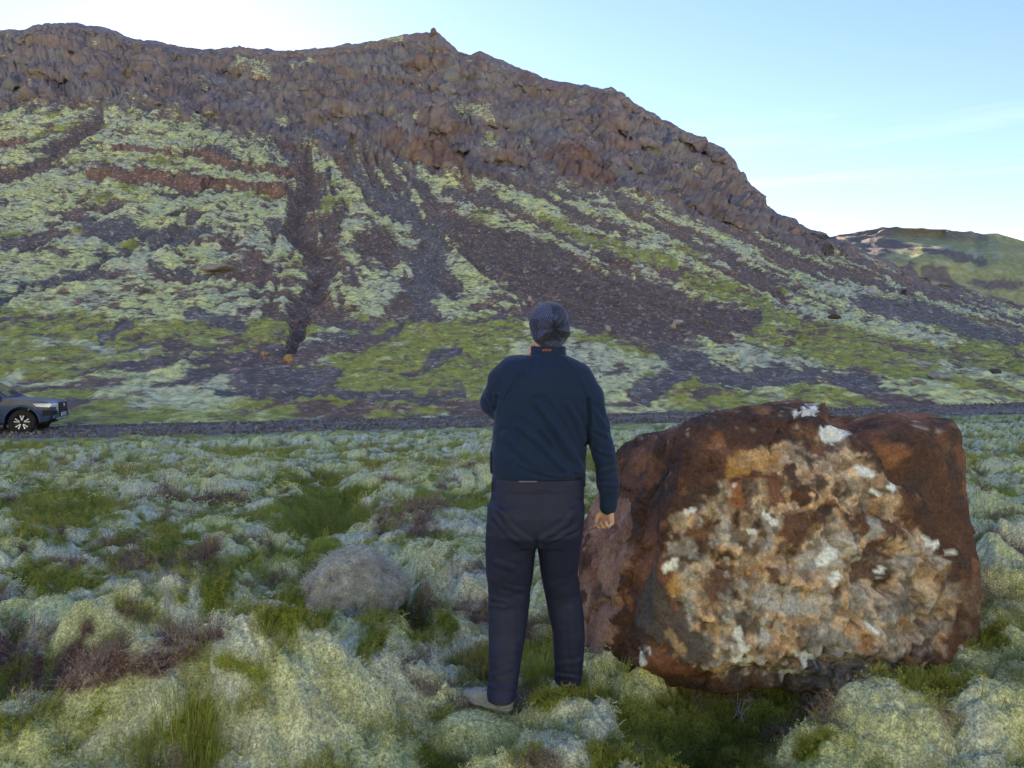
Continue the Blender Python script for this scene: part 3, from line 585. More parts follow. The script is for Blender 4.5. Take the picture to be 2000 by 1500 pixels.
for pts in ([(1605,845,10),(1630,843,15),(1650,852,9)], [(1616,832,5),(1640,826,6)], [(1630,1072,11),(1622,1090,12),(1612,1098,9)], [(1638,1135,9),(1628,1142,5)], [(1476,1036,8),(1465,1036,6)], [(1520,1022,6),(1500,1006,5)], [(1310,1105,9),(1322,1098,6)], [(1812,1052,5),(1822,1066,8),(1834,1072,5)], [(1860,1085,4)],
            [(1715,962,6),(1708,955,4)], [(1690,915,10),(1712,918,7),(1680,905,5)], [(1570,810,10),(1590,806,5),(1550,815,5)], [(1462,1292,11),(1475,1285,6)], [(1463,1318,9),(1455,1312,5)], [(1545,1336,9),(1562,1332,6),(1540,1348,6)], [(1655,1265,5),(1664,1270,4)], [(1705,1222,7),(1690,1212,4)], [(1745,953,7)],
            [(1440,1232,8),(1455,1262,9),(1440,1285,7)], [(1250,1282,10),(1265,1285,6)], [(1270,1268,6)], [(1840,1060,3)], [(1885,1270,6),(1890,1260,3)], [(1745,1112,4),(1738,1120,3)], [(1340,1000,6),(1352,993,4)], [(1560,1282,6),(1580,1300,8),(1600,1296,5)], [(1520,1330,5)], [(1610,1310,5)], [(1430,955,4)]):
    lich = np.maximum(lich, smooth(-.12, .08, stroke(wu, wv, pts)+.9*fbm3(*(B*24).T, 3, 231)))
spot = smooth(.40, .46, fbm3(*(B*17).T, 4, 232)+.12*smooth(1100, 1200, v))*tan_
Cb = mixc(Cb, (.47, .45, .43), spot*.85); lich *= face
blue = bs([(1500,1180,16),(1560,1190,18),(1600,1200,12)], -.6, .6, 1.0)*face*.8+bs([(1705,1020,11),(1712,1045,10)], -.3, .4, .4)*face*.75+bs([(1590,1080,10),(1580,1100,16),(1655,1110,8)], -.4, .4, .6)*face*.6
Cb = mixc(Cb, (.43, .44, .48), np.clip(blue, 0, 1))
Cb = mixc(Cb, (.80, .79, .78), lich*.95)
Cb = mixc(Cb, (.50, .44, .36), .6*smooth(.45, .62, fbm3(*(B*19+5).T, 2, 233))*(1-rub)*smooth(900, 830, v))
M_BOULDER = mat('boulder_stone', rough=.93, spec=.2, vcol=True, noise=[(60, .32), (22, .22), (150, .2)], bump=[(60, .8, .012), (160, .6, .005)])
Cb = np.clip(lerp(Cb.mean(1, keepdims=True), Cb, .80)*np.array([1.12, 1.08, 1.03]), 0, .82)
o = mesh_np('boulder', B2, BF, M_BOULDER, C=Cb); tag(o, 'huge rust-brown boulder with white lichen spots, standing right beside the person', 'boulder')

# ------------------------------------------------------------------ single rocks on the slope
M_ROCK = mat('slope_rock', rough=.95, spec=.2, vcol=True, noise=[(3, .25), (12, .2)], bump=[(5, .7, .1)])
def rock_mesh(seed, flat=.75, n=3, blocky=.5):
    V, Fc = ico(n); r = np.random.default_rng(seed)
    acc = np.zeros(len(V))
    for _ in range(11):
        n_ = r.normal(size=3); n_ /= np.linalg.norm(n_); d = r.uniform(.72, 1.0); den = V@n_
        acc += np.where(den > 1e-3, (np.maximum(den, 1e-3)/d)**14, 0)
    R = np.minimum(np.maximum(acc, 1e-6)**(-1/14), 1.25)*(1+.07*fbm3(*(V*2.2+seed).T, 3, seed))
    V = V*R[:, None]; V[:, 2] *= flat; V[:, 0] *= r.uniform(.85, 1.3); return V, Fc
def rock(name, u, v, px, seed, color, label, cat='rock', group=None, flat=.75, sink=.35):
    p = on_mountain(u, v); s = px/2/F*p[1]; V, Fc = rock_mesh(seed, flat)
    C = np.asarray(color)[None]*(1+.25*fbm3(*(V*1.7).T, 3, seed+1))[:, None]
    o = mesh_np(name, V*s, Fc, M_ROCK, C=C); o.location = p+np.array([0, -.2*s, s*flat*sink]); o.rotation_euler = (0, 0, seed*1.7)
    return tag(o, label, cat, group)
rock('rock', 566, 704, 22, 301, (.36, .20, .10), 'orange-brown boulder at the foot of the gully')
rock('rock', 520, 693, 17, 302, (.30, .19, .14), 'pale brown rock heap stone left of the orange boulder')
rock('rock', 498, 690, 14, 303, (.27, .17, .14), 'brown rock at the left end of the gully rubble')
rock('rock', 645, 507, 20, 304, (.34, .31, .30), 'flat grey slab lying in the upper gully', flat=.4)
rock('rock', 624, 604, 13, 305, (.28, .17, .12), 'reddish rock on the right bank of the gully')
rock('rock', 580, 628, 13, 306, (.28, .16, .12), 'dark reddish rock in the gully bed')
rock('rock', 878, 162, 36, 307, (.20, .18, .18), 'pale grey crag block high under the peak', flat=1.1)
rock('rock', 1447, 511, 16, 308, (.50, .44, .42), 'whitish rock on the right-hand scree, left of its grey neighbour')
rock('rock', 1486, 519, 18, 309, (.33, .30, .30), 'light grey rock on the right-hand scree, right of a whitish one')
rock('rock', 1322, 632, 17, 310, (.36, .31, .32), 'grey rock half buried in the bare brown soil')
rock('rock', 1700, 573, 20, 311, (.42, .38, .37), 'pale rock among the stripes of scree on the far right slope')
rock('rock', 1665, 605, 18, 312, (.34, .30, .31), 'mottled grey rock at the edge of the dark rubble')
rock('rock', 1766, 578, 12, 313, (.06, .05, .05), 'small black rock standing upright on the far right slope', flat=1.2)
rock('rock', 1830, 738, 32, 314, (.30, .28, .29), 'broad blue-grey rock in the moss behind the boulder', flat=.5)
rock('rock', 1790, 752, 22, 315, (.24, .19, .17), 'brownish rock just left of the broad blue-grey rock', flat=.6)
rock('rock', 1940, 728, 22, 316, (.07, .065, .055), 'dark mossy rock in pale moss at the right edge', flat=.6)
rock('rock', 1630, 622, 22, 317, (.07, .06, .055), 'black rock in the pale moss above the boulder', flat=.5)
rock('rock', 1500, 580, 18, 318, (.08, .07, .06), 'dark rock on the bright green strip', flat=.5)
rock('rock', 430, 528, 60, 319, (.26, .23, .24), 'long grey ledge of rock on the mossy left slope', flat=.22)
rock('rock', 385, 756, 10, 320, (.33, .28, .27), 'small grey stone in the moss above the track')
rock('rock', 848, 68, 11, 321, (.14, .10, .09), 'pointed rock on top of the peak', flat=1.5, sink=.45)
#rock('rock', 938, 108, 26, 322, (.15, .12, .12), 'jagged rock knob on the ridge right of the peak', flat=1.1, sink=.1)
r_ = np.random.default_rng(33)
small = [rock_mesh(340+i, .7, 2) for i in range(5)]; small_me = []
for i, (V, Fc) in enumerate(small):
    C = np.array([.30, .25, .24])*(1+.3*fbm3(*(V*1.7).T, 2, i))[:, None]
    q0 = mesh_np('stone_source', V, Fc, M_ROCK, C=C); small_me.append(q0.data); bpy.data.objects.remove(q0)
ns = 0
while ns < 90:
    u_, v_ = r_.uniform(10, 1990), r_.uniform(430, 765)
    p = on_mountain(u_, v_); i = int(np.argmin(np.abs(um-u_)))
    if v_ < ip(CLIFF, u_)+40: continue
    o = bpy.data.objects.new('stone', small_me[ns % 5]); col.objects.link(o)
    s = r_.uniform(5, 10)/2/F*p[1]; o.scale = (s, s*r_.uniform(.8, 1.2), s*r_.uniform(.7, 1.1)); o.location = p+np.array([0, 0, .2*s]); o.rotation_euler = (r_.uniform(-.3, .3), r_.uniform(-.3, .3), r_.uniform(0, 6.28))
    tag(o, 'one of the small grey stones strewn over the mountain slope', 'stone', 'small stones strewn on the slope'); ns += 1

# ------------------------------------------------------------------ plants: templates and scattering
def blades(specs):
    """specs: rows of base (3), tip (3), half width, side angle, shade at base, shade at tip -> bent leaf quads"""
    V, Fc, C = [], [], []
    for b0, t0, w, a, s0, s1 in specs:
        b0 = np.array(b0); t0 = np.array(t0); m = b0*.45+t0*.55; sd_ = np.array([math.cos(a), math.sin(a), 0])*w
        k = len(V); V += [b0, m-sd_, t0, m+sd_]; Fc.append([k, k+1, k+2, k+3]); sm = (s0+s1)/2; C += [[s0]*3, [sm]*3, [s1]*3, [sm]*3]
    return np.array(V), np.array(Fc), np.array(C)
def templ(name, specs, m):
    V, Fc, C = blades(specs); o = mesh_np(name, V, Fc, m, C=C, smooth_=False); col.objects.unlink(o); return o
def mat_inst(name, rough=.9, trans=.25, spec=.1):
    m = bpy.data.materials.new(name); m.use_nodes = True; n, l = m.node_tree.nodes, m.node_tree.links; b = n['Principled BSDF']
    b.inputs['Roughness'].default_value = rough; b.inputs['Specular IOR Level'].default_value = spec
    a = n.new('ShaderNodeAttribute'); a.attribute_type = 'INSTANCER'; a.attribute_name = 'tint'
    c = n.new('ShaderNodeVertexColor'); c.layer_name = 'Col'
    x = n.new('ShaderNodeVectorMath'); x.operation = 'MULTIPLY'; l.new(a.outputs['Color'], x.inputs[0]); l.new(c.outputs['Color'], x.inputs[1])
    l.new(x.outputs['Vector'], b.inputs['Base Color'])
    t = n.new('ShaderNodeBsdfTranslucent'); l.new(x.outputs['Vector'], t.inputs['Color']); ms = n.new('ShaderNodeMixShader'); ms.inputs['Fac'].default_value = trans
    l.new(b.outputs['BSDF'], ms.inputs[1]); l.new(t.outputs['BSDF'], ms.inputs[2]); l.new(ms.outputs['Shader'], n['Material Output'].inputs['Surface'])
    return m
def scatter(name, pts, rot, scl, tint, vid, temps):
    me = bpy.data.meshes.new(name); me.vertices.add(len(pts)); me.vertices.foreach_set('co', np.asarray(pts, np.float32).ravel())
    for nm, ty, arr, key in (('rotv', 'FLOAT_VECTOR', rot, 'vector'), ('scl', 'FLOAT', scl, 'value'), ('vid', 'INT', vid, 'value')):
        a = me.attributes.new(nm, ty, 'POINT'); a.data.foreach_set(key, np.asarray(arr, np.int32 if ty == 'INT' else np.float32).ravel())
    a = me.attributes.new('tint', 'FLOAT_COLOR', 'POINT'); cc = np.ones((len(pts), 4), np.float32); cc[:, :3] = tint; a.data.foreach_set('color', cc.ravel())
    o = bpy.data.objects.new(name, me); col.objects.link(o)
    g = bpy.data.node_groups.new(name, 'GeometryNodeTree'); g.interface.new_socket('Geometry', in_out='INPUT', socket_type='NodeSocketGeometry'); g.interface.new_socket('Geometry', in_out='OUTPUT', socket_type='NodeSocketGeometry')
    n, l = g.nodes, g.links; gi = n.new('NodeGroupInput'); go = n.new('NodeGroupOutput')
    iop = n.new('GeometryNodeInstanceOnPoints'); iop.inputs['Pick Instance'].default_value = True
    g2i = n.new('GeometryNodeGeometryToInstance')
    for t in temps[::-1]:
        oi = n.new('GeometryNodeObjectInfo'); oi.inputs['Object'].default_value = t; oi.transform_space = 'ORIGINAL'; l.new(oi.outputs['Geometry'], g2i.inputs[0])
    def na(nm, dt):
        k = n.new('GeometryNodeInputNamedAttribute'); k.data_type = dt; k.inputs['Name'].default_value = nm; return k.outputs['Attribute']
    e2r = n.new('FunctionNodeEulerToRotation'); l.new(na('rotv', 'FLOAT_VECTOR'), e2r.inputs[0])
    l.new(gi.outputs[0], iop.inputs['Points']); l.new(g2i.outputs[0], iop.inputs['Instance']); l.new(na('vid', 'INT'), iop.inputs['Instance Index'])
    l.new(e2r.outputs[0], iop.inputs['Rotation']); l.new(na('scl', 'FLOAT'), iop.inputs['Scale']); l.new(iop.outputs[0], go.inputs[0])
    md = o.modifiers.new('scatter', 'NODES'); md.node_group = g
    return tag(o, kind='stuff')
rr = random.Random(5)
M_MOSSI = mat_inst('moss_fronds', .95, .30); M_LEAF = mat_inst('crowberry_leaves', .6, .2, .3); M_GRASSI = mat_inst('grass_blades', .7, .35, .2); M_TWIG = mat_inst('heather_twigs', .9, .1)
def moss_t():
    s = []
    for _ in range(34):                     # one pad of fine fronds, about 7 cm across
        cx, cy = rr.gauss(0, .022), rr.gauss(0, .022); cz = -.003-3*(cx*cx+cy*cy); br = rr.choice((.7, .85, 1.0, 1.1, 1.25))
        for k in range(4):
            a = rr.uniform(0, 6.28); L = rr.uniform(.005, .009); lean = rr.uniform(.4, 1.5)
            s.append(((cx, cy, cz), (cx+math.cos(a)*L*lean, cy+math.sin(a)*L*lean, cz+L*.8), rr.uniform(.0012, .0021), a+1.57, .62*br, br*rr.uniform(.95, 1.15)))
    return s
def crow_t():
    s = []
    for _ in range(4):
        bx, by = rr.gauss(0, .012), rr.gauss(0, .012); tx_, ty_ = bx+rr.gauss(0, .014), by+rr.gauss(0, .014); H = rr.uniform(.025, .05)
        for k in range(13):
            t = .25+.75*k/12; a = k*2.4+rr.uniform(-.4, .4); L = rr.uniform(.006, .010); x, y, z = bx+(tx_-bx)*t, by+(ty_-by)*t, H*t
            s.append(((x, y, z), (x+math.cos(a)*L, y+math.sin(a)*L, z+L*.7), .0017, a+1.57, .75, rr.uniform(.9, 1.35)))
    return s
def grass_t(n=9, spread=.012, h=(.07, .15), lean=.45):
    s = []
    for _ in range(n):
        a = rr.uniform(0, 6.28); H = rr.uniform(*h); bx, by = rr.gauss(0, spread), rr.gauss(0, spread); ln = rr.uniform(.05, lean)*H
        m = (bx+math.cos(a)*ln*.35, by+math.sin(a)*ln*.35, H*.6); w = rr.uniform(.0010, .0018)
        s.append(((bx, by, -.01), m, w, a+1.57, .6, .9)); s.append(((bx+math.cos(a)*ln*.16, by+math.sin(a)*ln*.16, H*.33), (bx+math.cos(a)*ln, by+math.sin(a)*ln, H), w*.8, a+1.57, .85, 1.25))
    return s
def twig_t():
    s = []
    for _ in range(9):
        a = rr.uniform(0, 6.28); H = rr.uniform(.02, .06); l_ = rr.uniform(.2, 1.3)*H; bx, by = rr.gauss(0, .014), rr.gauss(0, .014)
        tp = (bx+math.cos(a)*l_, by+math.sin(a)*l_, H); s.append(((bx, by, -.01), tp, .0010, a+1.57, .6, .9))
        for k in range(5):
            t = rr.uniform(.35, 1); b2 = rr.uniform(0, 6.28); L = rr.uniform(.004, .010); p = [bx+(tp[0]-bx)*t, by+(tp[1]-by)*t, H*t]
            s.append((p, (p[0]+math.cos(b2)*L, p[1]+math.sin(b2)*L, p[2]+L*.6), .0013, b2+1.57, .8, rr.uniform(.9, 1.5)))
    return s
T_MOSS = [templ('moss_pad', moss_t(), M_MOSSI) for _ in range(4)]
T_CROW = [templ('crowberry_sprig', crow_t(), M_LEAF) for _ in range(4)]
T_GRASS = [templ('grass_sprig', grass_t(), M_GRASSI) for _ in range(4)]
T_TWIG = [templ('heather_sprig', twig_t(), M_TWIG) for _ in range(4)]
def boulder_clear(x, y): return (((x-1.22)/.86)**2+((y-4.72)/.80)**2 > 1.0) & (((x-LF[0]+.07)/.15)**2+((y-LF[1]+.03)/.085)**2 > 1) & (np.hypot(x-RF[0], y-RF[1]) > .10)
def sample(n, v0, v1, seed):
    """n points on the heath, thinning out with distance"""
    r = np.random.default_rng(seed); u = r.uniform(-120, 2120, n); v = r.uniform(v0, v1, n); y = 1.72*F/(v-HV); x = (u-CU)/F*y
    k = (np.abs(y-ROAD_A-ROAD_B*x)*RC > 2.2) & (y < ROAD_A+ROAD_B*x) & boulder_clear(x, y); x, y = x[k], y[k]; return x, y, ground_h(x, y), r
def gnormal(x, y, e=.02):
    dx = (ground_h(x+e, y)-ground_h(x-e, y))/(2*e); dy = (ground_h(x, y+e)-ground_h(x, y-e))/(2*e); return np.clip(dx, -1.2, 1.2), np.clip(dy, -1.2, 1.2)
def lay(name, n, v0, v1, seed, which, temps, size, sdep, colf, sink=0.0, thr=.35, upright=.0, cap=4.0):
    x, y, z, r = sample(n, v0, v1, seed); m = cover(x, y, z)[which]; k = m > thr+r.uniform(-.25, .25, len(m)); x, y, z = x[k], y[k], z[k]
    dx, dy = gnormal(x, y); dx *= 1-upright; dy *= 1-upright
    rot = np.stack([np.arctan(dy)+r.normal(0, .12, len(x)), -np.arctan(dx)+r.normal(0, .12, len(x)), r.uniform(0, 6.28, len(x))], -1)
    s = size*np.minimum(np.maximum(1, y/sdep)**.9, cap)*r.uniform(.75, 1.3, len(x))
    return scatter(name, np.stack([x, y, z+sink], -1), rot, s, colf(x, y, r), r.integers(0, len(temps), len(x)), temps)
def c_moss(x, y, r): return moss_col(x, y)*np.minimum(r.uniform(.95, 1.2, (len(x), 1))*1.42, 1.5)
def c_crow(x, y, r): return lerp(np.array([.27, .30, .035]), np.array([.42, .37, .055]), r.uniform(0, 1, (len(x), 1)))*r.uniform(.7, 1.2, (len(x), 1))
def c_grass(x, y, r): return lerp(np.array([.36, .38, .06]), np.array([.56, .46, .13]), r.uniform(0, 1, (len(x), 1))**1.6)
def c_twig(x, y, r): return lerp(np.array([.34, .19, .14]), np.array([.44, .33, .28]), r.uniform(0, 1, (len(x), 1)))*r.uniform(.6, 1.2, (len(x), 1))
lay('moss', 9000, 960, 1760, 401, 0, T_MOSS, .7, 3.8, c_moss, .003, .35, 0, 1.5)
lay('moss', 4000, 880, 965, 402, 0, T_MOSS, .95, 3.8, c_moss, .003, .35, 0, 1.9)
lay('crowberry', 30000, 900, 1600, 403, 2, T_CROW, 1.0, 4.0, c_crow, -.006, .35, 0, 2.2)
lay('crowberry', 9000, 815, 910, 404, 2, T_CROW, 1.1, 3.5, c_crow, -.006, .35, 0, 3.0)
lay('grass', 17000, 900, 1600, 405, 1, T_GRASS, .55, 5.0, c_grass, 0, .45, .7, 1.6)
lay('grass', 9000, 812, 910, 406, 1, T_GRASS, .6, 5.0, c_grass, 0, .45, .7, 2.0)
lay('heather', 20000, 880, 1600, 407, 3, T_TWIG, 1.2, 4.0, c_twig, -.004)
lay('grass', 500, 860, 1600, 408, 0, T_GRASS, .75, 5.0, c_grass, 0, .5, .6, 1.5)

# loose stones: gravel of the track, scree of the slope (far too many to count)
def stone_t(seed):
    V, Fc = rock_mesh(seed, .7, 1); o = mesh_np('stone_shape', V, Fc, M_STONEI, C=np.full((len(V), 3), 1.0), smooth_=False); col.objects.unlink(o); return o
M_STONEI = mat_inst('loose_stone', .95, 0.0, .15); T_STONE = [stone_t(700+i) for i in range(4)]
g = np.random.default_rng(77); n_ = 9000; l_ = g.uniform(-22, 32, n_); w_ = np.clip(g.normal(0, 1.05, n_)+np.sign(g.normal(0, 1, n_))*.75, -2.9, 2.9); x_ = l_*ca-w_*sa; y_ = ROAD_A+l_*sa+w_*ca
z_ = base_h(x_, np.minimum(y_, ROAD_A+ROAD_B*x_+1.9))+.02+.10*smooth(10, 26, l_)+.04*(1-np.minimum(1, np.abs(w_)/1.9)**3)
k = (np.hypot(x_+15.6, y_-24.7) > 0) ; tn = lerp(np.array([.10, .09, .088]), np.array([.28, .245, .23]), g.uniform(0, 1, (n_, 1))**2)
scatter('gravel', np.stack([x_, y_, z_], -1), g.uniform(0, 6.28, (n_, 3)), np.clip(g.lognormal(-3.5, .45, n_), .012, .10), tn, g.integers(0, 4, n_), T_STONE)
bare = ((1-rk)*(1-moss))[8:NR_T].copy(); prob = bare.ravel()**2*(Ym2[8:NR_T].ravel()/60)**1.2; idx = g.choice(bare.size, 16000, p=prob/prob.sum()); i_, j_ = np.unravel_index(idx, bare.shape); i_ += 8
ps = np.stack([Xm2[i_, j_], Ym2[i_, j_], Zm2[i_, j_]], -1)+g.normal(0, .12, (16000, 3))*np.array([1, 1, 0]); tn = Cm[i_, j_]*g.uniform(.7, 1.3, (16000, 1))+np.array([.20, .17, .155])*(g.uniform(0, 1, (16000, 1))**4)
scatter('scree', ps, g.uniform(0, 6.28, (16000, 3)), np.clip(g.lognormal(-3.2, .6, 16000), .02, .30)*np.interp(ps[:, 1], [30, 60, 150], [.7, 1.2, 1.9]), tn, g.integers(0, 4, 16000), T_STONE)
# ------------------------------------------------------------------ the person: distance fields turned into one skin, clothes over it
class Field:
    def __init__(s, lo, hi, h):
        s.lo = np.array(lo, float); s.h = h; s.n = np.ceil((np.array(hi)-s.lo)/h).astype(int)+1; s.F = np.full(s.n, .25, np.float32)
    def sl(s, lo, hi):
        a = np.clip(np.floor((np.array(lo)-s.lo)/s.h).astype(int), 0, s.n); b = np.clip(np.ceil((np.array(hi)-s.lo)/s.h).astype(int)+1, 0, s.n)
        ax = [s.lo[i]+np.arange(a[i], b[i])*s.h for i in range(3)]
        return tuple(slice(a[i], b[i]) for i in range(3)), np.meshgrid(*ax, indexing='ij')
    def join(s, fn, lo, hi, k):
        m = .05+k; q, G = s.sl(np.array(lo)-m, np.array(hi)+m)
        if min(G[0].shape) == 0: return
        d = fn(*G); f = s.F[q]; hh = np.clip(.5+.5*(f-d)/k, 0, 1); s.F[q] = f*(1-hh)+d*hh-k*hh*(1-hh)
    def cut(s, fn, lo, hi, k=.01):
        q, G = s.sl(np.array(lo)-.03, np.array(hi)+.03); d = -fn(*G); f = s.F[q]; hh = np.clip(.5-.5*(f-d)/k, 0, 1); s.F[q] = f*(1-hh)+d*hh+k*hh*(1-hh)
    def cap(s, a, b, ra, rb, k=.02):
        a, b = np.array(a, float), np.array(b, float); R = max(ra, rb)
        def fn(X, Y, Z):
            d = b-a; L = d@d; t = np.clip(((X-a[0])*d[0]+(Y-a[1])*d[1]+(Z-a[2])*d[2])/L, 0, 1)
            return np.sqrt((X-a[0]-t*d[0])**2+(Y-a[1]-t*d[1])**2+(Z-a[2]-t*d[2])**2)-(ra+(rb-ra)*t)
        s.join(fn, np.minimum(a, b)-R, np.maximum(a, b)+R, k)
    def chain(s, pts, k=.02):
        for (p, r), (p2, r2) in zip(pts[:-1], pts[1:]): s.cap(p, p2, r, r2, k)
    def ell(s, c, r, k=.02, rot=None):
        c = np.array(c, float); r = np.array(r, float); M = np.array(rot.to_matrix()).T if rot is not None else np.eye(3)
        def fn(X, Y, Z):
            x, y, z = X-c[0], Y-c[1], Z-c[2]; a = [(M[i, 0]*x+M[i, 1]*y+M[i, 2]*z)/r[i] for i in range(3)]
            q = np.sqrt(a[0]**2+a[1]**2+a[2]**2); return (q-1)*r.min()
        R = r.max(); s.join(fn, c-R, c+R, k)
    def loft(s, tab, k=.02, e=2.4):
        """tab rows: z, centre x, centre y, half width, half depth"""
        T = np.array(sorted(tab), float); zz = T[:, 0]
        def fn(X, Y, Z):
            i = [np.interp(Z, zz, T[:, j]) for j in range(1, 5)]
            q = (np.abs((X-i[0])/i[2])**e+np.abs((Y-i[1])/i[3])**e)**(1/e)
            return np.maximum((q-1)*np.minimum(i[2], i[3])*.95, np.maximum(zz[0]-Z, Z-zz[-1]))
        lo = [np.min(T[:, 1]-T[:, 3]), np.min(T[:, 2]-T[:, 4]), zz[0]]; hi = [np.max(T[:, 1]+T[:, 3]), np.max(T[:, 2]+T[:, 4]), zz[-1]]
        s.join(fn, lo, hi, k)
    def mesh(s):
        Fv = s.F; n = Fv.shape; ins = Fv < 0
        cells = np.zeros((n[0]-1, n[1]-1, n[2]-1), np.int8)
        for a in (0, 1):
            for b in (0, 1):
                for c in (0, 1): cells += ins[a:n[0]-1+a, b:n[1]-1+b, c:n[2]-1+c]
        act = np.argwhere((cells > 0) & (cells < 8)); idx = np.full(cells.shape, -1, np.int64); idx[tuple(act.T)] = np.arange(len(act))
        acc = np.zeros((len(act), 3)); cnt = np.zeros(len(act))
        cor = [(a, b, c) for a in (0, 1) for b in (0, 1) for c in (0, 1)]
        for i, p in enumerate(cor):
            for q in cor[i+1:]:
                if sum(abs(x-y) for x, y in zip(p, q)) != 1: continue
                f0 = Fv[tuple((act+p).T)]; f1 = Fv[tuple((act+q).T)]; m = (f0 < 0) != (f1 < 0); t = np.where(m, f0/np.where(m, f0-f1, 1), 0)
                acc += np.where(m[:, None], np.array(p)+t[:, None]*(np.array(q)-np.array(p)), 0); cnt += m
        V = s.lo+(act+acc/cnt[:, None])*s.h; quads = []
        for ax in range(3):
            sl0 = [slice(1, -1)]*3; a = [slice(1, -1)]*3; b = [slice(1, -1)]*3; a[ax] = slice(0, -1); b[ax] = slice(1, None)
            A = ins[tuple(a)]; Bq = ins[tuple(b)]; e = np.argwhere(A != Bq)
            off = np.ones(3, int); off[ax] = 0; e2 = e+off; o1, o2 = [(1, 2), (2, 0), (0, 1)][ax]
            d1 = np.zeros(3, int); d1[o1] = 1; d2 = np.zeros(3, int); d2[o2] = 1
            q = np.stack([idx[tuple(k.T)] for k in (e2-d1-d2, e2-d2, e2, e2-d1)], -1); fl = ~A[tuple(e.T)]
            q[fl] = q[fl][:, ::-1]; quads.append(q)
        return V, np.concatenate(quads)
def vnormals(V, Q):
    n = np.cross(V[Q[:, 2]]-V[Q[:, 0]], V[Q[:, 3]]-V[Q[:, 1]]); N = np.zeros_like(V)
    for i in range(4): np.add.at(N, Q[:, i], n)
    return N/np.maximum(np.linalg.norm(N, axis=1, keepdims=True), 1e-12)
PY = 3.58
def Q(u, v, dy=0.0): return P(u, v, PY+dy)
PO = np.array([.12, PY, 0.0])
def loft_px(rows, d=None):
    """rows: v, left u, right u, depth offset of the centre, half depth -> loft table at the person's distance"""
    out = []
    for v, ul, ur, dy, hd in rows:
        a, b_ = Q(ul, v, dy), Q(ur, v, dy); out.append((a[2], (a[0]+b_[0])/2, PY+dy, (b_[0]-a[0])/2, hd))
    return out
HEADC = Q(1072, 640, .03)
sh_l, el_l, ha_l = Q(990, 722, .02), Q(963, 792, .10), Q(1040, 690, .30)
sh_r, el_r, wr_r = Q(1146, 745, .0), Q(1180, 868, -.02), Q(1188, 980, .03)
hip_l, kn_l, an_l = Q(1003, 1000, .0), Q(992, 1160, .05), np.array([LF[0]+.035, LF[1]+.03, .12])
hip_r, kn_r, an_r = Q(1095, 1000, .0), Q(1105, 1160, .10), np.array([RF[0], RF[1]-.02, .12])

def hand(f, wrist, fwd, palm_n, side, curl, s=1.0, k=.006):
    """palm, four fingers of unequal length bent at the knuckles, and a thumb from the side of the palm"""
    fwd, palm_n, side = [np.array(x, float)/np.linalg.norm(x) for x in (fwd, palm_n, side)]
    kn = []
    for i, (off, ln) in enumerate(((-.030, .066), (-.010, .075), (.010, .070), (.029, .056))):
        b0 = wrist+fwd*.085*s+side*off*s-palm_n*.002; f.cap(wrist+fwd*.015*s+side*off*.55*s, b0, .0155*s, .0125*s, .012)
        p = b0; a = curl[i]; d = fwd*math.cos(a)+palm_n*math.sin(a); q = p+d*ln*.48*s; f.cap(p, q, .0095*s, .0085*s, k)
        a2 = a+curl[i]*1.15; d = fwd*math.cos(a2)+palm_n*math.sin(a2); q2 = q+d*ln*.34*s; f.cap(q, q2, .0085*s, .0078*s, k)
        a3 = a2+curl[i]*.6; d = fwd*math.cos(a3)+palm_n*math.sin(a3); f.cap(q2, q2+d*ln*.26*s, .0078*s, .0065*s, k)
    t0 = wrist+fwd*.030*s-side*.026*s+palm_n*.006; t1 = t0+(fwd*.030-side*.020+palm_n*.018)*s; t2 = t1+(fwd*.024+side*.004+palm_n*.014)*s; t3 = t2+(fwd*.016+side*.012+palm_n*.008)*s
    f.cap(t0, t1, .015*s, .0115*s, .012); f.cap(t1, t2, .0108*s, .0095*s, k); f.cap(t2, t3, .0093*s, .0075*s, k)
body = Field((-.30, PY-.33, -.04), (.62, PY+.52, 1.86), .0055)
body.ell(HEADC+[0, -.005, .025], (.074, .093, .098), .03); body.ell(HEADC+[0, .035, -.045], (.058, .062, .075), .04)      # skull and jaw
body.ell(HEADC+[0, .100, -.012], (.013, .020, .022), .012); body.cap(HEADC+[0, .090, .02], HEADC+[0, .108, -.018], .008, .012, .012)      # nose
for s_ in (-1, 1):
    body.ell(HEADC+[s_*.078, .008, -.010], (.010, .020, .032), .008)                                                   # ears
    body.cap(HEADC+[s_*.012, .092, .030], HEADC+[s_*.045, .078, .030], .008, .007, .012)                               # brows
    body.cut(lambda X, Y, Z, c=HEADC+[s_*.030, .098, .012]: np.sqrt((X-c[0])**2+(Y-c[1])**2+(Z-c[2])**2)-.014, HEADC+[s_*.03-.015, .08, 0], HEADC+[s_*.03+.015, .11, .03], .008)
    body.ell(HEADC+[s_*.030, .083, .012], (.0115, .0115, .0105), .003)                                                 # eyeballs
body.cap(HEADC+[-.020, .090, -.052], HEADC+[.020, .090, -.052], .006, .006, .008); body.cap(HEADC+[-.017, .088, -.062], HEADC+[.017, .088, -.062], .006, .006, .006)   # lips
body.ell(HEADC+[0, .078, -.090], (.022, .020, .018), .02)                                                              # chin
body.chain([(HEADC+[0, .0, -.05], .058), (Q(1070, 715, .01), .066)], .03)
body.loft(loft_px([(715, 1000, 1130, .01, .085), (745, 975, 1150, .01, .115), (820, 975, 1140, .02, .135), (900, 972, 1134, .03, .150), (950, 970, 1134, .02, .140), (1010, 968, 1132, .0, .130)]), .03)
ARM_L = [(Q(1004, 722, .01), .068), (Q(984, 745, .03), .070), (Q(968, 785, .09), .068), (Q(975, 795, .14), .060), (Q(1010, 745, .26), .052), (ha_l-np.array([.04, .06, .06]), .042)]
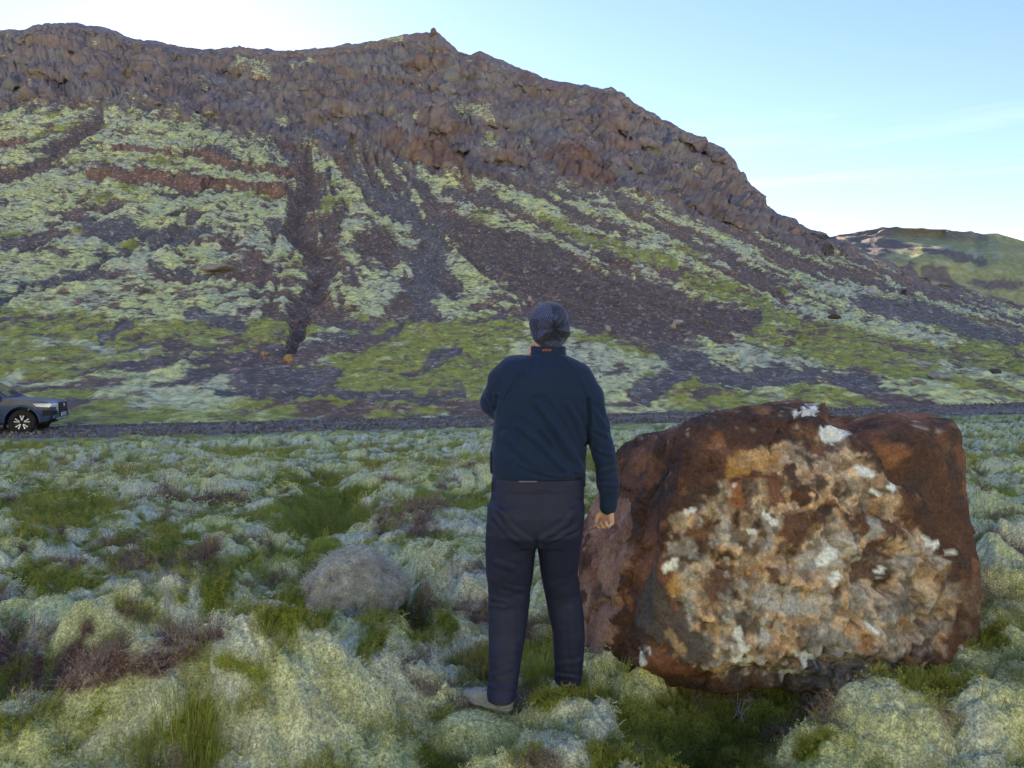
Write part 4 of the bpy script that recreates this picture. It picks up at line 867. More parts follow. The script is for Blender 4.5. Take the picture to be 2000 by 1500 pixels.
ARM_R = [(Q(1128, 738, .0), .070), (Q(1150, 775, -.005), .066), (Q(1166, 835, -.015), .058), (Q(1180, 890, -.015), .052), (Q(1188, 945, .01), .050), (Q(1189, 962, .02), .046)]
body.chain([(p, r-.018) for p, r in ARM_L], .02); body.chain([(p, r-.018) for p, r in ARM_R]+[(wr_r, .028)], .02)
body.chain([(hip_l, .088), (kn_l, .062), (an_l, .042)], .03); body.chain([(hip_r, .088), (kn_r, .062), (an_r, .042)], .03)
body.cap(an_l, an_l+[-.01, .0, -.06], .034, .024, .02); body.cap(an_r, an_r+[.0, .01, -.05], .034, .024, .02)
hand(body, wr_r+np.array([0, 0, -.012]), (-.05, .06, -1), (-.75, -.62, -.05), (.55, -.72, .0), (.75, .85, .95, 1.05), 1.0)
hand(body, ha_l-np.array([.028, .045, .045]), (.35, .35, .85), (.85, -.35, -.2), (.1, .9, -.4), (.45, .5, .55, .6), .95)
V, Fq = body.mesh()
M_SKIN = mat('skin', (.62, .36, .27), rough=.5, spec=.35, noise=[(60, .08), (14, .10)], bump=[(220, .15, .002)])
for n_ in ('Subsurface Weight',): M_SKIN.node_tree.nodes['Principled BSDF'].inputs[n_].default_value = .12
M_SKIN.node_tree.nodes['Principled BSDF'].inputs['Subsurface Radius'].default_value = (.012, .005, .003)
person = mesh_np('person', V-PO, Fq, M_SKIN); person.location = PO
tag(person, 'person seen from behind in navy sweater, dark trousers and patterned beanie beside the boulder', 'person')
def cloth(name, f, m, disp=None, C=None, parent=person):
    V, Fq = f.mesh(); N = vnormals(V, Fq)
    if disp is not None: V = V+N*disp(V, N)[:, None]
    return mesh_np(name, V-PO, Fq, m, parent=parent, C=None if C is None else C(V))
def pxu(V): return CU+F*V[:, 0]/V[:, 1], HV+F*(CZ-V[:, 2])/V[:, 1]
def fold(V, pts, w, amp):
    """a soft crease running through pixel points pts on the side turned to the camera"""
    u, v = pxu(V); s_ = stroke(u, v, [(a, b_, w) for a, b_ in pts]); d = np.clip(1-s_, 0, 3); return amp*(np.exp(-(d*1.6)**2)-.75*np.exp(-((d-1.25)*2.0)**2))
# sweater
sw = Field((-.34, PY-.34, .82), (.60, PY+.50, 1.68), .0075)
sw.loft(loft_px([(930, 963, 1142, .025, .152), (918, 957, 1144, .03, .163), (895, 956, 1144, .035, .172), (860, 961, 1145, .035, .170), (820, 966, 1148, .03, .165), (780, 968, 1152, .02, .155), (745, 972, 1156, .01, .138), (720, 978, 1148, .0, .110), (704, 992, 1128, .0, .085), (694, 1020, 1106, .005, .07)]), .035, 2.5)
sw.chain(ARM_L, .03); sw.chain(ARM_R, .022)
sw.chain([(Q(1189, 966, .02), .042), (Q(1188, 989, .03), .043)], .008)
FO = [([(1042, 702), (1012, 735), (985, 785)], 4, -.0035), ([(1100, 702), (1130, 738), (1150, 790)], 4, -.0035), ([(1052, 790), (1085, 830), (1120, 890), (1140, 930)], 11, .009), ([(1110, 790), (1130, 825), (1143, 860)], 8, .007), ([(1010, 830), (1050, 860), (1095, 905), (1120, 930)], 10, .007), ([(985, 850), (1020, 885), (1060, 918)], 9, .005), ([(972, 775), (968, 800)], 5, -.006), ([(1010, 905), (1060, 925), (1120, 932)], 6, .004),
      ([(1062, 840), (1100, 895), (1130, 925)], 7, .006), ([(1148, 780), (1150, 830), (1146, 870)], 6, -.008), ([(1165, 840), (1185, 850)], 6, .005), ([(1168, 880), (1195, 888)], 6, .006), ([(1175, 920), (1205, 915)], 6, .005), ([(1172, 945), (1207, 950)], 5, .004), ([(1160, 800), (1180, 830)], 7, .004), ([(950, 770), (962, 790)], 6, .004)]
def d_sw(V, N):
    bk = smooth(.1, -.4, N[:, 1]); d = 1.35*sum(fold(V, p, w, a) for p, w, a in FO)*bk
    d = d+.0035*pn3(V[:, 0]*14+V[:, 2]*9, V[:, 1]*9, V[:, 2]*16-V[:, 0]*10, 501)*smooth(1.5, 1.25, V[:, 2])
    return d+.0025*pn3(*(V*26).T, 502)
def fabric(name, color, rough, weave, bumpd, sheen):
    return mat(name, color, rough=rough, spec=.2, noise=[(7, .10), (weave, .10)], bump=[(weave, .35, bumpd)], sheen=sheen)
M_SWEAT = fabric('navy_jersey', (.011, .023, .066), .8, 420, .0008, .10)
sweater = cloth('sweater', sw, M_SWEAT, d_sw)
co = Field((.02, PY-.16, 1.52), (.34, PY+.20, 1.68), .0055)
def ring(tab, th):
    T = np.array(sorted(tab), float)
    def fn(X, Y, Z):
        cx, cy, a, b_ = [np.interp(Z, T[:, 0], T[:, j]) for j in range(1, 5)]; q = np.sqrt(((X-cx)/a)**2+((Y-cy)/b_)**2)
        return np.maximum(np.abs(q-1)*np.minimum(a, b_)-th, np.maximum(T[0, 0]-Z, Z-T[-1, 0]))
    return fn
cz0, cz1 = Q(0, 703)[2], Q(0, 676)[2]
co.join(ring([(cz0-.02, HEADC[0]-.003, PY+.015, .094, .088), (cz0+.02, HEADC[0]-.003, PY+.02, .078, .080), (cz1, HEADC[0]-.003, PY+.025, .075, .078)], .007), (.05, PY-.12, cz0-.03), (.32, PY+.18, cz1), .004)
collar = cloth('collar', co, M_SWEAT, lambda V, N: .002*pn3(*(V*30).T, 503), parent=sweater)
M_ORANGE = mat('orange_thread', (.55, .16, .03), rough=.7, noise=[(300, .3)])
# the row of small orange letters stitched on the back of the collar
lv, lf = [], []
for i in range(9):
    x0 = Q(1058+i*2.05, 683)[0]; z0 = Q(0, 686)[2]; w_, h_ = .0036, .0085
    yb = PY+.02-.0855+abs(i-4)*.0003
    for (a, b_, c, d) in (((0, 0, .3, 1), (.7, 0, 1, 1), (.3, .8, .7, 1)), ((0, 0, .35, 1), (.35, 0, 1, .2), (.35, .8, 1, 1)), ((.35, 0, .65, 1), (0, .8, .35, 1), (.65, .8, 1, 1)))[i % 3]:
        k = len(lv); lv += [(x0+a*w_, yb, z0+b_*h_), (x0+c*w_, yb, z0+b_*h_), (x0+c*w_, yb, z0+d*h_), (x0+a*w_, yb, z0+d*h_)]
        lv += [(p[0], yb+.006, p[2]) for p in lv[k:k+4]]; lf += [[k, k+1, k+2, k+3], [k+4, k+7, k+6, k+5], [k, k+4, k+5, k+1], [k+1, k+5, k+6, k+2], [k+2, k+6, k+7, k+3], [k+3, k+7, k+4, k]]
mesh_np('collar_lettering', np.array(lv)-PO, np.array(lf), M_ORANGE, parent=sweater, smooth_=False)
# hem band, a pale shirt edge under it, zip pull at the side
hz = Q(0, 930)[2]
def ribbon(name, z0, z1, tab, th, m, parent, x0=-9, x1=9):
    f = Field((-.16, PY-.22, z0-.02), (.44, PY+.26, z1+.02), .006); f.join(ring(tab, th), (-.15, PY-.22, z0), (.43, PY+.26, z1), .003)
    if x0 > -9: f.cut(lambda X, Y, Z: np.minimum(X-x0, x1-X)*1.0, (-.16, PY-.22, z0-.02), (.44, PY+.26, z1+.02), .003)
    return cloth(name, f, m, parent=parent)
M_TROU = mat('dark_trouser_cloth', (.016, .018, .047), rough=.62, spec=.3, noise=[(9, .12), (300, .08)], bump=[(380, .2, .001)])
ribbon('waistband', hz-.045, hz-.002, [(hz-.05, .127, PY+.022, .215, .152), (hz, .126, PY+.022, .212, .148)], .006, M_TROU, person)
M_SHIRT = mat('pale_shirt', (.20, .17, .21), rough=.85, noise=[(40, .1)])
for u0, u1, v0, v1, nm, mm in ((1012, 1050, 939.5, 941.5, 'shirt_edge', M_SHIRT), (959.5, 963, 940, 960, 'zip_pull', mat('zip_cord', (.01, .01, .012), rough=.5)), (957.5, 961, 880, 925, 'side_pocket_edge', mat('pocket_edge', (.008, .010, .02), rough=.5))):
    a, b_ = (Q(u0+2, (v0+v1)/2, -.142), Q(u1-2, (v0+v1)/2, -.142)) if nm == 'shirt_edge' else (Q(u0+1.5, v0+2, -.04), Q(u1-2, v1-2, -.04))
    f_ = Field(np.minimum(a, b_)-.02, np.maximum(a, b_)+.02, .003)
    f_.cap(a, b_, .0035 if nm == 'shirt_edge' else .004, .0035 if nm == 'shirt_edge' else .004, .004); cloth(nm, f_, mm)
# trousers
tr = Field((-.18, PY-.30, .02), (.42, PY+.34, 1.06), .0075)
tr.loft(loft_px([(929, 964, 1140, .022, .147), (960, 960, 1141, .015, .152), (1000, 955, 1140, -.005, .158), (1040, 951, 1137, -.01, .150), (1060, 950, 1134, .0, .13)]), .02, 2.5)
def leg(rows): return [(Q(0, v, dy)[2], (Q(ul, v, dy)[0]+Q(ur, v, dy)[0])/2, PY+dy, (Q(ur, v, dy)[0]-Q(ul, v, dy)[0])/2, hd) for v, ul, ur, dy, hd in rows]
tr.loft(leg([(985, 953, 1050, -.01, .13), (1050, 949, 1051, -.005, .125), (1085, 948, 1045, .0, .115), (1120, 949, 1041, .01, .105), (1145, 953, 1037, .02, .098), (1180, 954, 1034, .02, .095), (1230, 954, 1028, .0, .092), (1280, 955, 1019, -.04, .088), (1320, 954, 1014, -.06, .086), (1345, 951, 1010, -.08, .088), (1364, 952, 1006, -.10, .085)]), .012, 2.2)
tr.loft(leg([(985, 1046, 1141, -.01, .13), (1050, 1048, 1136, .0, .125), (1085, 1052, 1131, .02, .115), (1120, 1056, 1129, .05, .105), (1160, 1064, 1134, .07, .098), (1200, 1072, 1140, .07, .095), (1240, 1080, 1142, .07, .090), (1280, 1082, 1140, .07, .086), (1310, 1083, 1138, .08, .086), (1330, 1082, 1136, .08, .086)]), .012, 2.2)
TF = [([(1048, 1005), (1049, 1060), (1046, 1080)], 5, -.008), ([(970, 985), (995, 1030), (1040, 1065)], 8, .007), ([(1130, 985), (1105, 1025), (1058, 1055)], 8, .007), ([(965, 1010), (1000, 1050), (1045, 1078)], 7, .006), ([(1128, 1030), (1090, 1050), (1055, 1068)], 6, .006), ([(985, 1145), (1028, 1155)], 6, 0.00315), ([(955, 1150), (990, 1160), (1020, 1150)], 7, 0.0027), ([(956, 1175), (985, 1180)], 5, -.005),
      ([(1065, 1145), (1128, 1130)], 7, 0.0027), ([(1075, 1165), (1110, 1160)], 6, 0.0022500000000000003), ([(960, 1320), (1010, 1300)], 6, 0.0027), ([(955, 1340), (1000, 1345)], 6, .007), ([(965, 1280), (1012, 1270)], 6, .004), ([(1085, 1300), (1136, 1290)], 6, 0.0027), ([(1085, 1318), (1130, 1325)], 5, .006), ([(1000, 1200), (1005, 1290)], 9, .005), ([(1115, 1190), (1118, 1280)], 9, .005), ([(970, 1100), (1000, 1110)], 8, .004), ([(1000, 960), (1110, 958)], 6, .003), ([(1075, 1045), (1125, 1035)], 5, .004)]
def d_tr(V, N):
    bk = smooth(.2, -.4, N[:, 1]); d = .58*sum(fold(V, p, w, a) for p, w, a in TF)*bk
    return d+.0022*pn3(V[:, 0]*13, V[:, 1]*13, V[:, 2]*9, 505)+.002*pn3(*(V*30).T, 506)
cloth('trousers', tr, M_TROU, d_tr)
# beanie: gathered at the back, with folds that run out from the gather
bn = Field(HEADC-[.15, .17, .12], HEADC+[.15, .17, .16], .0045)
bn.ell(HEADC+[.001, -.004, .022], (.094, .116, .103), .02); bn.ell(HEADC+[.004, -.050, .004], (.082, .072, .088), .035); bn.ell(HEADC+[.006, -.064, -.034], (.070, .050, .066), .03)
bn.cut(lambda X, Y, Z: Z-(HEADC[2]-.104+.45*np.clip(Y-PY-.02, 0, 1)), HEADC-[.15, .17, .13], HEADC+[.15, .17, -.02], .01)
GC = Q(1083, 643, -.11)
def d_bn(V, N):
    dx, dz = V[:, 0]-GC[0], V[:, 2]-GC[2]; r = np.hypot(dx, dz); th = np.arctan2(dz, dx); bk = smooth(.2, -.5, N[:, 1])
    f = (np.cos(th*5+.6)*.5+np.cos(th*8+2+6*r)*.35+np.cos(th*3+1.5)*.4)*.023*np.exp(-(r/.09)**2)*smooth(0, .02, r)
    return (f-.020*np.exp(-(r/.016)**2)-.012*np.exp(-((dz+.002)/.006)**2-((dx+.02)/.035)**2))*bk+.003*pn3(*(V*22).T, 511)
def beanie_mat():
    m = mat('patterned_knit', rough=.85, spec=.2, sheen=.2); n, l = m.node_tree.nodes, m.node_tree.links; b_ = n['Principled BSDF']
    tcn = n.new('ShaderNodeTexCoord'); g = GC-PO
    mp_ = n.new('ShaderNodeMapping'); mp_.inputs['Location'].default_value = (-g[0], -g[1], -g[2]); l.new(tcn.outputs['Object'], mp_.inputs['Vector'])
    vo = n.new('ShaderNodeTexVoronoi'); vo.inputs['Scale'].default_value = 17; l.new(mp_.outputs['Vector'], vo.inputs['Vector'])      # patches, each with its own stripe direction
    rt = n.new('ShaderNodeVectorRotate'); rt.rotation_type = 'Y_AXIS'; l.new(mp_.outputs['Vector'], rt.inputs['Vector'])
    sc_ = n.new('ShaderNodeSeparateColor'); l.new(vo.outputs['Color'], sc_.inputs[0])
    ml = n.new('ShaderNodeMath'); ml.operation = 'MULTIPLY'; ml.inputs[1].default_value = 2.2; l.new(sc_.outputs[0], ml.inputs[0]); l.new(ml.outputs[0], rt.inputs['Angle'])
    w = n.new('ShaderNodeTexWave'); w.wave_type = 'BANDS'; w.bands_direction = 'Z'; w.inputs['Scale'].default_value = 42; w.inputs['Distortion'].default_value = 3.0; w.inputs['Detail'].default_value = 1; l.new(rt.outputs['Vector'], w.inputs['Vector'])
    cr2 = n.new('ShaderNodeValToRGB'); cr2.color_ramp.elements[0].position = .38; cr2.color_ramp.elements[0].color = (.006, .008, .022, 1); cr2.color_ramp.elements[1].position = .62; cr2.color_ramp.elements[1].color = (.085, .095, .21, 1); l.new(w.outputs['Fac'], cr2.inputs['Fac'])
    sv = n.new('ShaderNodeVectorMath'); sv.operation = 'SCALE'; l.new(cr2.outputs['Color'], sv.inputs[0])
    ad = n.new('ShaderNodeMath'); ad.operation = 'MULTIPLY_ADD'; ad.inputs[1].default_value = .9; ad.inputs[2].default_value = .5; l.new(sc_.outputs[1], ad.inputs[0]); l.new(ad.outputs[0], sv.inputs['Scale']); l.new(sv.outputs['Vector'], b_.inputs['Base Color'])
    return m
cloth('beanie', bn, beanie_mat(), d_bn)
# shoes
def shoe(name, ank, d, m, msole):
    d = np.array(d, float); d /= np.linalg.norm(d); g0 = ank.copy(); g0[2] = ank[2]
    f = Field(np.minimum(g0, g0+d*.25)-[.09, .09, .03], np.maximum(g0, g0+d*.25)+[.09, .09, .16], .005)
    z = lambda h: np.array([0, 0, h])
    f.chain([(g0-d*.04+z(.035), .036), (g0+d*.03+z(.036), .036), (g0+d*.11+z(.028), .036), (g0+d*.165+z(.022), .027)], .015); f.chain([(g0-d*.03+z(.05), .038), (g0-d*.012+z(.095), .040)], .02); f.cap(g0+d*.015+z(.062), g0+d*.085+z(.042), .028, .026, .015)
    f.cut(lambda X, Y, Z: Z-(g0[2]+.012), g0-[.3, .3, .05], g0+[.3, .3, .012], .006)
    sh = cloth(name, f, m, lambda V, N: .002*pn3(*(V*60).T, 521)+.0035*np.abs(pn3(*(V*24).T, 522)))
    f = Field(np.minimum(g0, g0+d*.25)-[.09, .09, .03], np.maximum(g0, g0+d*.25)+[.09, .09, .06], .005)
    f.chain([(g0-d*.04+z(.03), .041), (g0+d*.05+z(.03), .040), (g0+d*.11+z(.03), .041), (g0+d*.168+z(.03), .030)], .02)
    f.cut(lambda X, Y, Z: Z-(g0[2]-.004), g0-[.3, .3, .05], g0+[.3, .3, 0], .003); f.cut(lambda X, Y, Z: (g0[2]+.020)-Z, g0-[.3, .3, -.015], g0+[.3, .3, .1], .003)
    cloth('sole', f, msole, parent=sh)
    for k in range(4):                                   # laces
        c = g0+d*(.035+.018*k)+z(.090-.009*k); nrm_ = np.array([-d[1], d[0], 0]); fl = Field(c-[.05, .05, .03], c+[.05, .05, .03], .0035); fl.cap(c-nrm_*.022-z(.004), c+nrm_*.022-z(.004), .0042, .0042, .003); cloth('lace', fl, M_SHIRT, parent=sh)
    return sh
M_SHOE = mat('hiking_shoe_grey', (.25, .25, .25), rough=.8, noise=[(50, .2), (14, .15)], bump=[(150, .4, .002)]); M_SOLE = mat('shoe_rubber', (.24, .25, .26), rough=.7, noise=[(40, .2)])
shoe('shoe', np.array([LF[0]+.02, LF[1]+.02, -.010]), (-.80, .50, 0), M_SHOE, M_SOLE)
shoe('shoe', np.array([RF[0]-.01, RF[1]-.03, .030]), (.25, .95, 0), mat('hiking_shoe_dark', (.09, .09, .10), rough=.8, noise=[(50, .2)]), M_SOLE)
# ------------------------------------------------------------------ the pickup on the track
TA = math.atan(ROAD_B); TX, TY = -15.28, 24.07
truck = empty('pickup_truck', (TX, TY, -.875), TA); truck.scale = (.88, .88, .88)
tag(truck, 'dark blue-grey pickup truck on the gravel track, cut by the left edge', 'pickup truck')
M_PAINT = mat('truck_paint', (.022, .043, .120), rough=.38, metal=.0, spec=.4, coat=.25, noise=[(3, .12)])
M_BLACK = mat('black_plastic', (.012, .012, .014), rough=.6, noise=[(20, .2)]); M_GLASS = mat('dark_glass', (.02, .025, .03), rough=.04, spec=.9, coat=.5)
M_CHROME = mat('bright_metal', (.62, .64, .68), rough=.22, metal=.9); M_LAMP = mat('lamp_glass', (.62, .62, .66), rough=.12, spec=.8, coat=1.0, noise=[(26, .35)]); M_TYRE = mat('tyre_rubber', (.022, .021, .021), rough=.9, noise=[(18, .35)], bump=[(60, .5, .01)])
M_WHITE = mat('white_plate', (.75, .75, .75), rough=.4); M_RIMD = mat('rim_dark', (.015, .015, .018), rough=.35, metal=.4); M_SPOKE = mat('machined_spoke', (.85, .86, .88), rough=.25, metal=.5); M_DECAL = mat('decal_red', (.10, .03, .03), rough=.5); M_UNDER = mat('underbody', (.02, .018, .017), rough=.95)
def wid(x, z):
    w = .925-.09*smooth(.45, 1.05, x)-.02*smooth(-3.9, -4.35, x); w = w-.23*np.clip((z-1.27)/.58, 0, 1)*smooth(.3, -.6, x)-.05*np.clip((z-1.0)/.3, 0, 1)*smooth(-.6, .3, x); return w-.03*np.clip((.75-z)/.3, 0, 1)
def arch(cx, cz, r, a0, a1, n=14): return [(cx+r*math.cos(math.radians(a0+(a1-a0)*i/n)), cz+r*math.sin(math.radians(a0+(a1-a0)*i/n))) for i in range(n+1)]
PROF = [(.90, .46), (1.00, .56), (1.03, .70), (1.03, .98), (1.00, 1.10), (.90, 1.16), (.3, 1.235), (-.42, 1.275), (-.50, 1.29), (-.86, 1.56), (-1.20, 1.78), (-1.40, 1.83), (-2.0, 1.85), (-2.45, 1.81), (-2.62, 1.62), (-2.76, 1.34), (-2.80, 1.30), (-4.25, 1.30), (-4.32, 1.26), (-4.34, .62), (-4.25, .52), (-3.62, .50)]
PROF += arch(-3.085, .44, .53, 8, 172)[0:0]+[(-3.085-.53*math.cos(math.radians(a)), .44+.53*math.sin(math.radians(a))) for a in range(6, 175, 12)]+[(-2.50, .44), (-.60, .42)]+[(-.54*math.cos(math.radians(a)), .44+.54*math.sin(math.radians(a))) for a in range(4, 177, 12)]+[(.60, .44)]
def to_mesh(name, bm, m, parent, sm=True, bevel=0):
    bmesh.ops.recalc_face_normals(bm, faces=bm.faces); me = bpy.data.meshes.new(name); bm.to_mesh(me); bm.free(); me.materials.append(m)
    for p in me.polygons: p.use_smooth = sm
    o = bpy.data.objects.new(name, me); col.objects.link(o); o.parent = parent
    if bevel:
        b_ = o.modifiers.new('edge', 'BEVEL'); b_.width = bevel; b_.segments = 3; b_.limit_method = 'ANGLE'; b_.angle_limit = math.radians(32)
        if hasattr(b_, 'harden_normals'): b_.harden_normals = True
    return o
def extr(pts, y0, y1):
    bm = bmesh.new(); a = [bm.verts.new((x, y0, z)) for x, z in pts]; f = bm.faces.new(a)
    r = bmesh.ops.extrude_face_region(bm, geom=[f]); bmesh.ops.translate(bm, vec=(0, y1-y0, 0), verts=[g for g in r['geom'] if isinstance(g, bmesh.types.BMVert)]); return bm
bm = extr(PROF, -1, 1)
for z in (.75, 1.0, 1.27, 1.5, 1.7):
    bmesh.ops.bisect_plane(bm, geom=bm.verts[:]+bm.edges[:]+bm.faces[:], plane_co=(0, 0, z), plane_no=(0, 0, 1))
for x in (.75, .45, 0, -.5, -2.6):
    bmesh.ops.bisect_plane(bm, geom=bm.verts[:]+bm.edges[:]+bm.faces[:], plane_co=(x, 0, 0), plane_no=(1, 0, 0))
for y in (-.5, 0, .5):
    bmesh.ops.bisect_plane(bm, geom=bm.verts[:]+bm.edges[:]+bm.faces[:], plane_co=(0, y, 0), plane_no=(0, 1, 0))
for v_ in bm.verts:
    x, y, z = v_.co; v_.co.y = y*float(wid(np.float64(x), np.float64(z)))
    if x > .8: v_.co.x -= .13*abs(y)**2.5                     # rounded nose
    if x > -.5 and z > 1.0: v_.co.z -= .035*abs(y)**3
body_t = to_mesh('body', bm, M_PAINT, truck, True, .028)
def side_panel(name, pts, m, parent, off=.006, s=-1, th=.012):
    bm = bmesh.new(); A = []
    for o_ in (off, off-th): A.append([bm.verts.new((x, s*(float(wid(np.float64(x), np.float64(z)))+o_), z)) for x, z in pts])
    bm.faces.new(A[0]); bm.faces.new(A[1][::-1]); n = len(pts)
    for i in range(n): bm.faces.new([A[0][i], A[0][(i+1) % n], A[1][(i+1) % n], A[1][i]])
    return to_mesh(name, bm, m, parent, False)
def box(name, c, d, m, parent, bevel=.01, rot=None):
    bm = bmesh.new(); bmesh.ops.create_cube(bm, size=1.0); bmesh.ops.scale(bm, vec=d, verts=bm.verts)
    if rot: bmesh.ops.rotate(bm, cent=(0, 0, 0), matrix=rot, verts=bm.verts)
    bmesh.ops.translate(bm, vec=c, verts=bm.verts); return to_mesh(name, bm, m, parent, True, bevel)
def lathe(name, prof, c, m, parent, n=40):
    V = []; Fc = []
    for r, y in prof: V += [(c[0]+r*math.cos(6.28318*i/n), c[1]+y, c[2]+r*math.sin(6.28318*i/n)) for i in range(n)]
    return mesh_np(name, np.array(V), gridfaces(len(prof), n, True), m, parent=parent)
# glass
bm = bmesh.new(); ws = [(-.53, 1.315, .70), (-.86, 1.565, .64), (-1.18, 1.775, .585)]
for off in (.004, .016): pass
vsL = [bm.verts.new((x+.012, -w, z+.016)) for x, z, w in ws]; vsR = [bm.verts.new((x+.012, w, z+.016)) for x, z, w in ws]; vsL2 = [bm.verts.new((x-.01, -w, z-.005)) for x, z, w in ws]; vsR2 = [bm.verts.new((x-.01, w, z-.005)) for x, z, w in ws]
for i in (0, 1): bm.faces.new([vsL[i], vsL[i+1], vsR[i+1], vsR[i]]); bm.faces.new([vsL2[i], vsR2[i], vsR2[i+1], vsL2[i+1]]); bm.faces.new([vsL[i], vsL2[i], vsL2[i+1], vsL[i+1]]); bm.faces.new([vsR[i], vsR[i+1], vsR2[i+1], vsR2[i]])
bm.faces.new([vsL[0], vsR[0], vsR2[0], vsL2[0]]); bm.faces.new([vsL[2], vsL2[2], vsR2[2], vsR[2]])
to_mesh('windscreen', bm, M_GLASS, truck, False)
for s in (-1, 1):
    dr = side_panel('door', [(-.66, .50), (-.66, 1.24), (-1.62, 1.27), (-1.62, .50)], M_PAINT, truck, .007, s); side_panel('window', [(-.72, 1.33), (-1.27, 1.73), (-1.60, 1.76), (-1.60, 1.33)], M_GLASS, dr, .006, s); box('handle', (-1.45, s*.955, 1.13), (.20, .03, .035), M_PAINT, dr, .01)
    d2 = side_panel('door', [(-1.65, .50), (-1.65, 1.27), (-2.52, 1.29), (-2.52, .95), (-2.40, .70), (-2.30, .50)], M_PAINT, truck, .007, s); side_panel('window', [(-1.66, 1.33), (-1.66, 1.76), (-2.30, 1.74), (-2.52, 1.40), (-2.52, 1.33)], M_GLASS, d2, .006, s)
    mi = box('wing_mirror', (-.72, s*1.06, 1.30), (.13, .23, .19), M_PAINT, truck, .04); box('mirror_arm', (-.72, s*.93, 1.24), (.06, .14, .05), M_BLACK, mi, .01)
    # head lamp wraps the corner
    side_panel('headlight', [(.34, 1.085), (.46, .985), (.86, .945), (.92, 1.02), (.88, 1.085)], M_LAMP, truck, .012, s, .03)
    box('headlight', (.935, s*.66, 1.01), (.07, .30, .13), M_LAMP, truck, .02, Matrix.Rotation(s*.28, 3, 'Z'))
    side_panel('fog_lamp_recess', [(.63, .66), (.66, .86), (.92, .83), (.96, .70), (.90, .66)], M_BLACK, truck, .010, s, .03)
    box('fog_lamp_recess', (.96, s*.66, .745), (.08, .26, .15), M_BLACK, truck, .02, Matrix.Rotation(s*.25, 3, 'Z'))
    fl = bmesh.new(); n_ = 16; A = []
    for cx, rr_ in ((0, .54), (-3.085, .53)):
        fl = bmesh.new(); A = []
        for i in range(n_+1):
            t = math.radians(-2+184*i/n_); A.append([fl.verts.new((cx+q_*math.cos(t), s*(float(wid(np.float64(cx+q_*math.cos(t)), np.float64(.44+q_*math.sin(t))))+h_), .44+q_*math.sin(t))) for q_, h_ in ((rr_-.015, .0), (rr_-.01, .035), (rr_+.05, .030), (rr_+.06, -.004))])
        for a, b_ in zip(A[:-1], A[1:]):
            for k in range(3): fl.faces.new([a[k], b_[k], b_[k+1], a[k+1]])
        to_mesh('wheel_arch', fl, M_BLACK if cx < 0 else M_PAINT, truck)
    box('mud_flap', (-.56, s*.80, .40), (.03, .26, .40), M_BLACK, truck, .008); box('side_step', (-1.6, s*.90, .40), (1.75, .14, .05), M_BLACK, truck, .015)
    box('tail_lamp', (-4.30, s*.86, 1.02), (.08, .12, .40), mat('tail_lamp_red', (.35, .02, .02), rough=.25), truck, .02)
    for cx in (0, -3.085):
        wc = (cx, s*.79, .435); sg = s
        w = lathe('wheel', [(.05, -.09*sg), (.26, -.08*sg), (.265, .10*sg), (.24, .085*sg), (.05, .05*sg)], wc, M_RIMD, truck)
        lathe('tyre', [(.255, -.13*sg), (.36, -.145*sg), (.42, -.12*sg), (.435, -.06*sg), (.437, .06*sg), (.42, .12*sg), (.36, .145*sg), (.30, .14*sg), (.255, .115*sg)], wc, M_TYRE, w)
        for k in range(5):
            for dd in (-.20, .20):
                a = k*6.28318/5+.3; bmw = bmesh.new(); p0 = (.075, a+dd*.6); p1 = (.245, a+dd*1.15); V4 = []
                for (r1, a1, hw) in ((p0[0], p0[1], .016), (p1[0]*.75, (p0[1]+p1[1])/2+dd*.12, .017), (p1[0], p1[1], .028)):
                    c_, s1 = math.cos(a1), math.sin(a1); V4.append([(wc[0]+r1*c_-hw*s1*q_, wc[1]+sg*(.098+.012*e_), wc[2]+r1*s1+hw*c_*q_) for q_, e_ in ((-1, 0), (-.7, 1), (.7, 1), (1, 0))])
                vv_ = [[bmw.verts.new(p) for p in r_] for r_ in V4]
                for a_, b_ in zip(vv_[:-1], vv_[1:]):
                    for k2 in range(3): bmw.faces.new([a_[k2], b_[k2], b_[k2+1], a_[k2+1]])
                to_mesh('spoke', bmw, M_SPOKE, w)
        lathe('hub_cap', [(.001, .125*sg), (.035, .122*sg), (.07, .10*sg), (.07, .06*sg)], wc, M_BLACK, w, 20)
box('grille', (1.02, 0, .90), (.06, .90, .36), M_BLACK, truck, .03)
for k in range(4): box('grille_bar', (1.05, 0, .78+.075*k), (.02, .84, .018), mat('grille_bar', (.05, .05, .055), rough=.4) if k == 0 else bpy.data.materials['grille_bar'], truck, .004)
for s in (-1, 1): box('grille_trim', (.99, s*.50, .88), (.06, .10, .36), M_CHROME, truck, .02, Matrix.Rotation(s*.30, 3, 'Z'))
em = empty('emblem'); em.parent = truck; bpy.data.objects.remove(em)
def oval(name, c, ry, rz, t, parent):
    V = []; n = 24
    for i in range(n):
        a = 6.28318*i/n
        for k in range(6):
            b_ = 6.28318*k/6; V.append((c[0]+t*math.sin(b_), c[1]+(ry+t*math.cos(b_))*math.cos(a), c[2]+(rz+t*math.cos(b_))*math.sin(a)))
    Fc = [[i*6+k, ((i+1) % n)*6+k, ((i+1) % n)*6+(k+1) % 6, i*6+(k+1) % 6] for i in range(n) for k in range(6)]
    return mesh_np(name, np.array(V), np.array(Fc), M_CHROME, parent=parent)
e0 = oval('emblem', (1.068, 0, .985), .085, .058, .010, truck); oval('emblem_ring', (1.068, 0, .992), .032, .050, .007, e0); oval('emblem_ring', (1.068, 0, 1.010), .060, .026, .007, e0)
box('bumper', (.955, 0, .60), (.16, 1.56, .16), M_PAINT, truck, .05); box('bumper_guard', (.985, 0, .52), (.12, 1.10, .08), M_CHROME, truck, .025)
box('lower_intake', (1.035, 0, .635), (.02, .80, .07), M_BLACK, truck, .008)
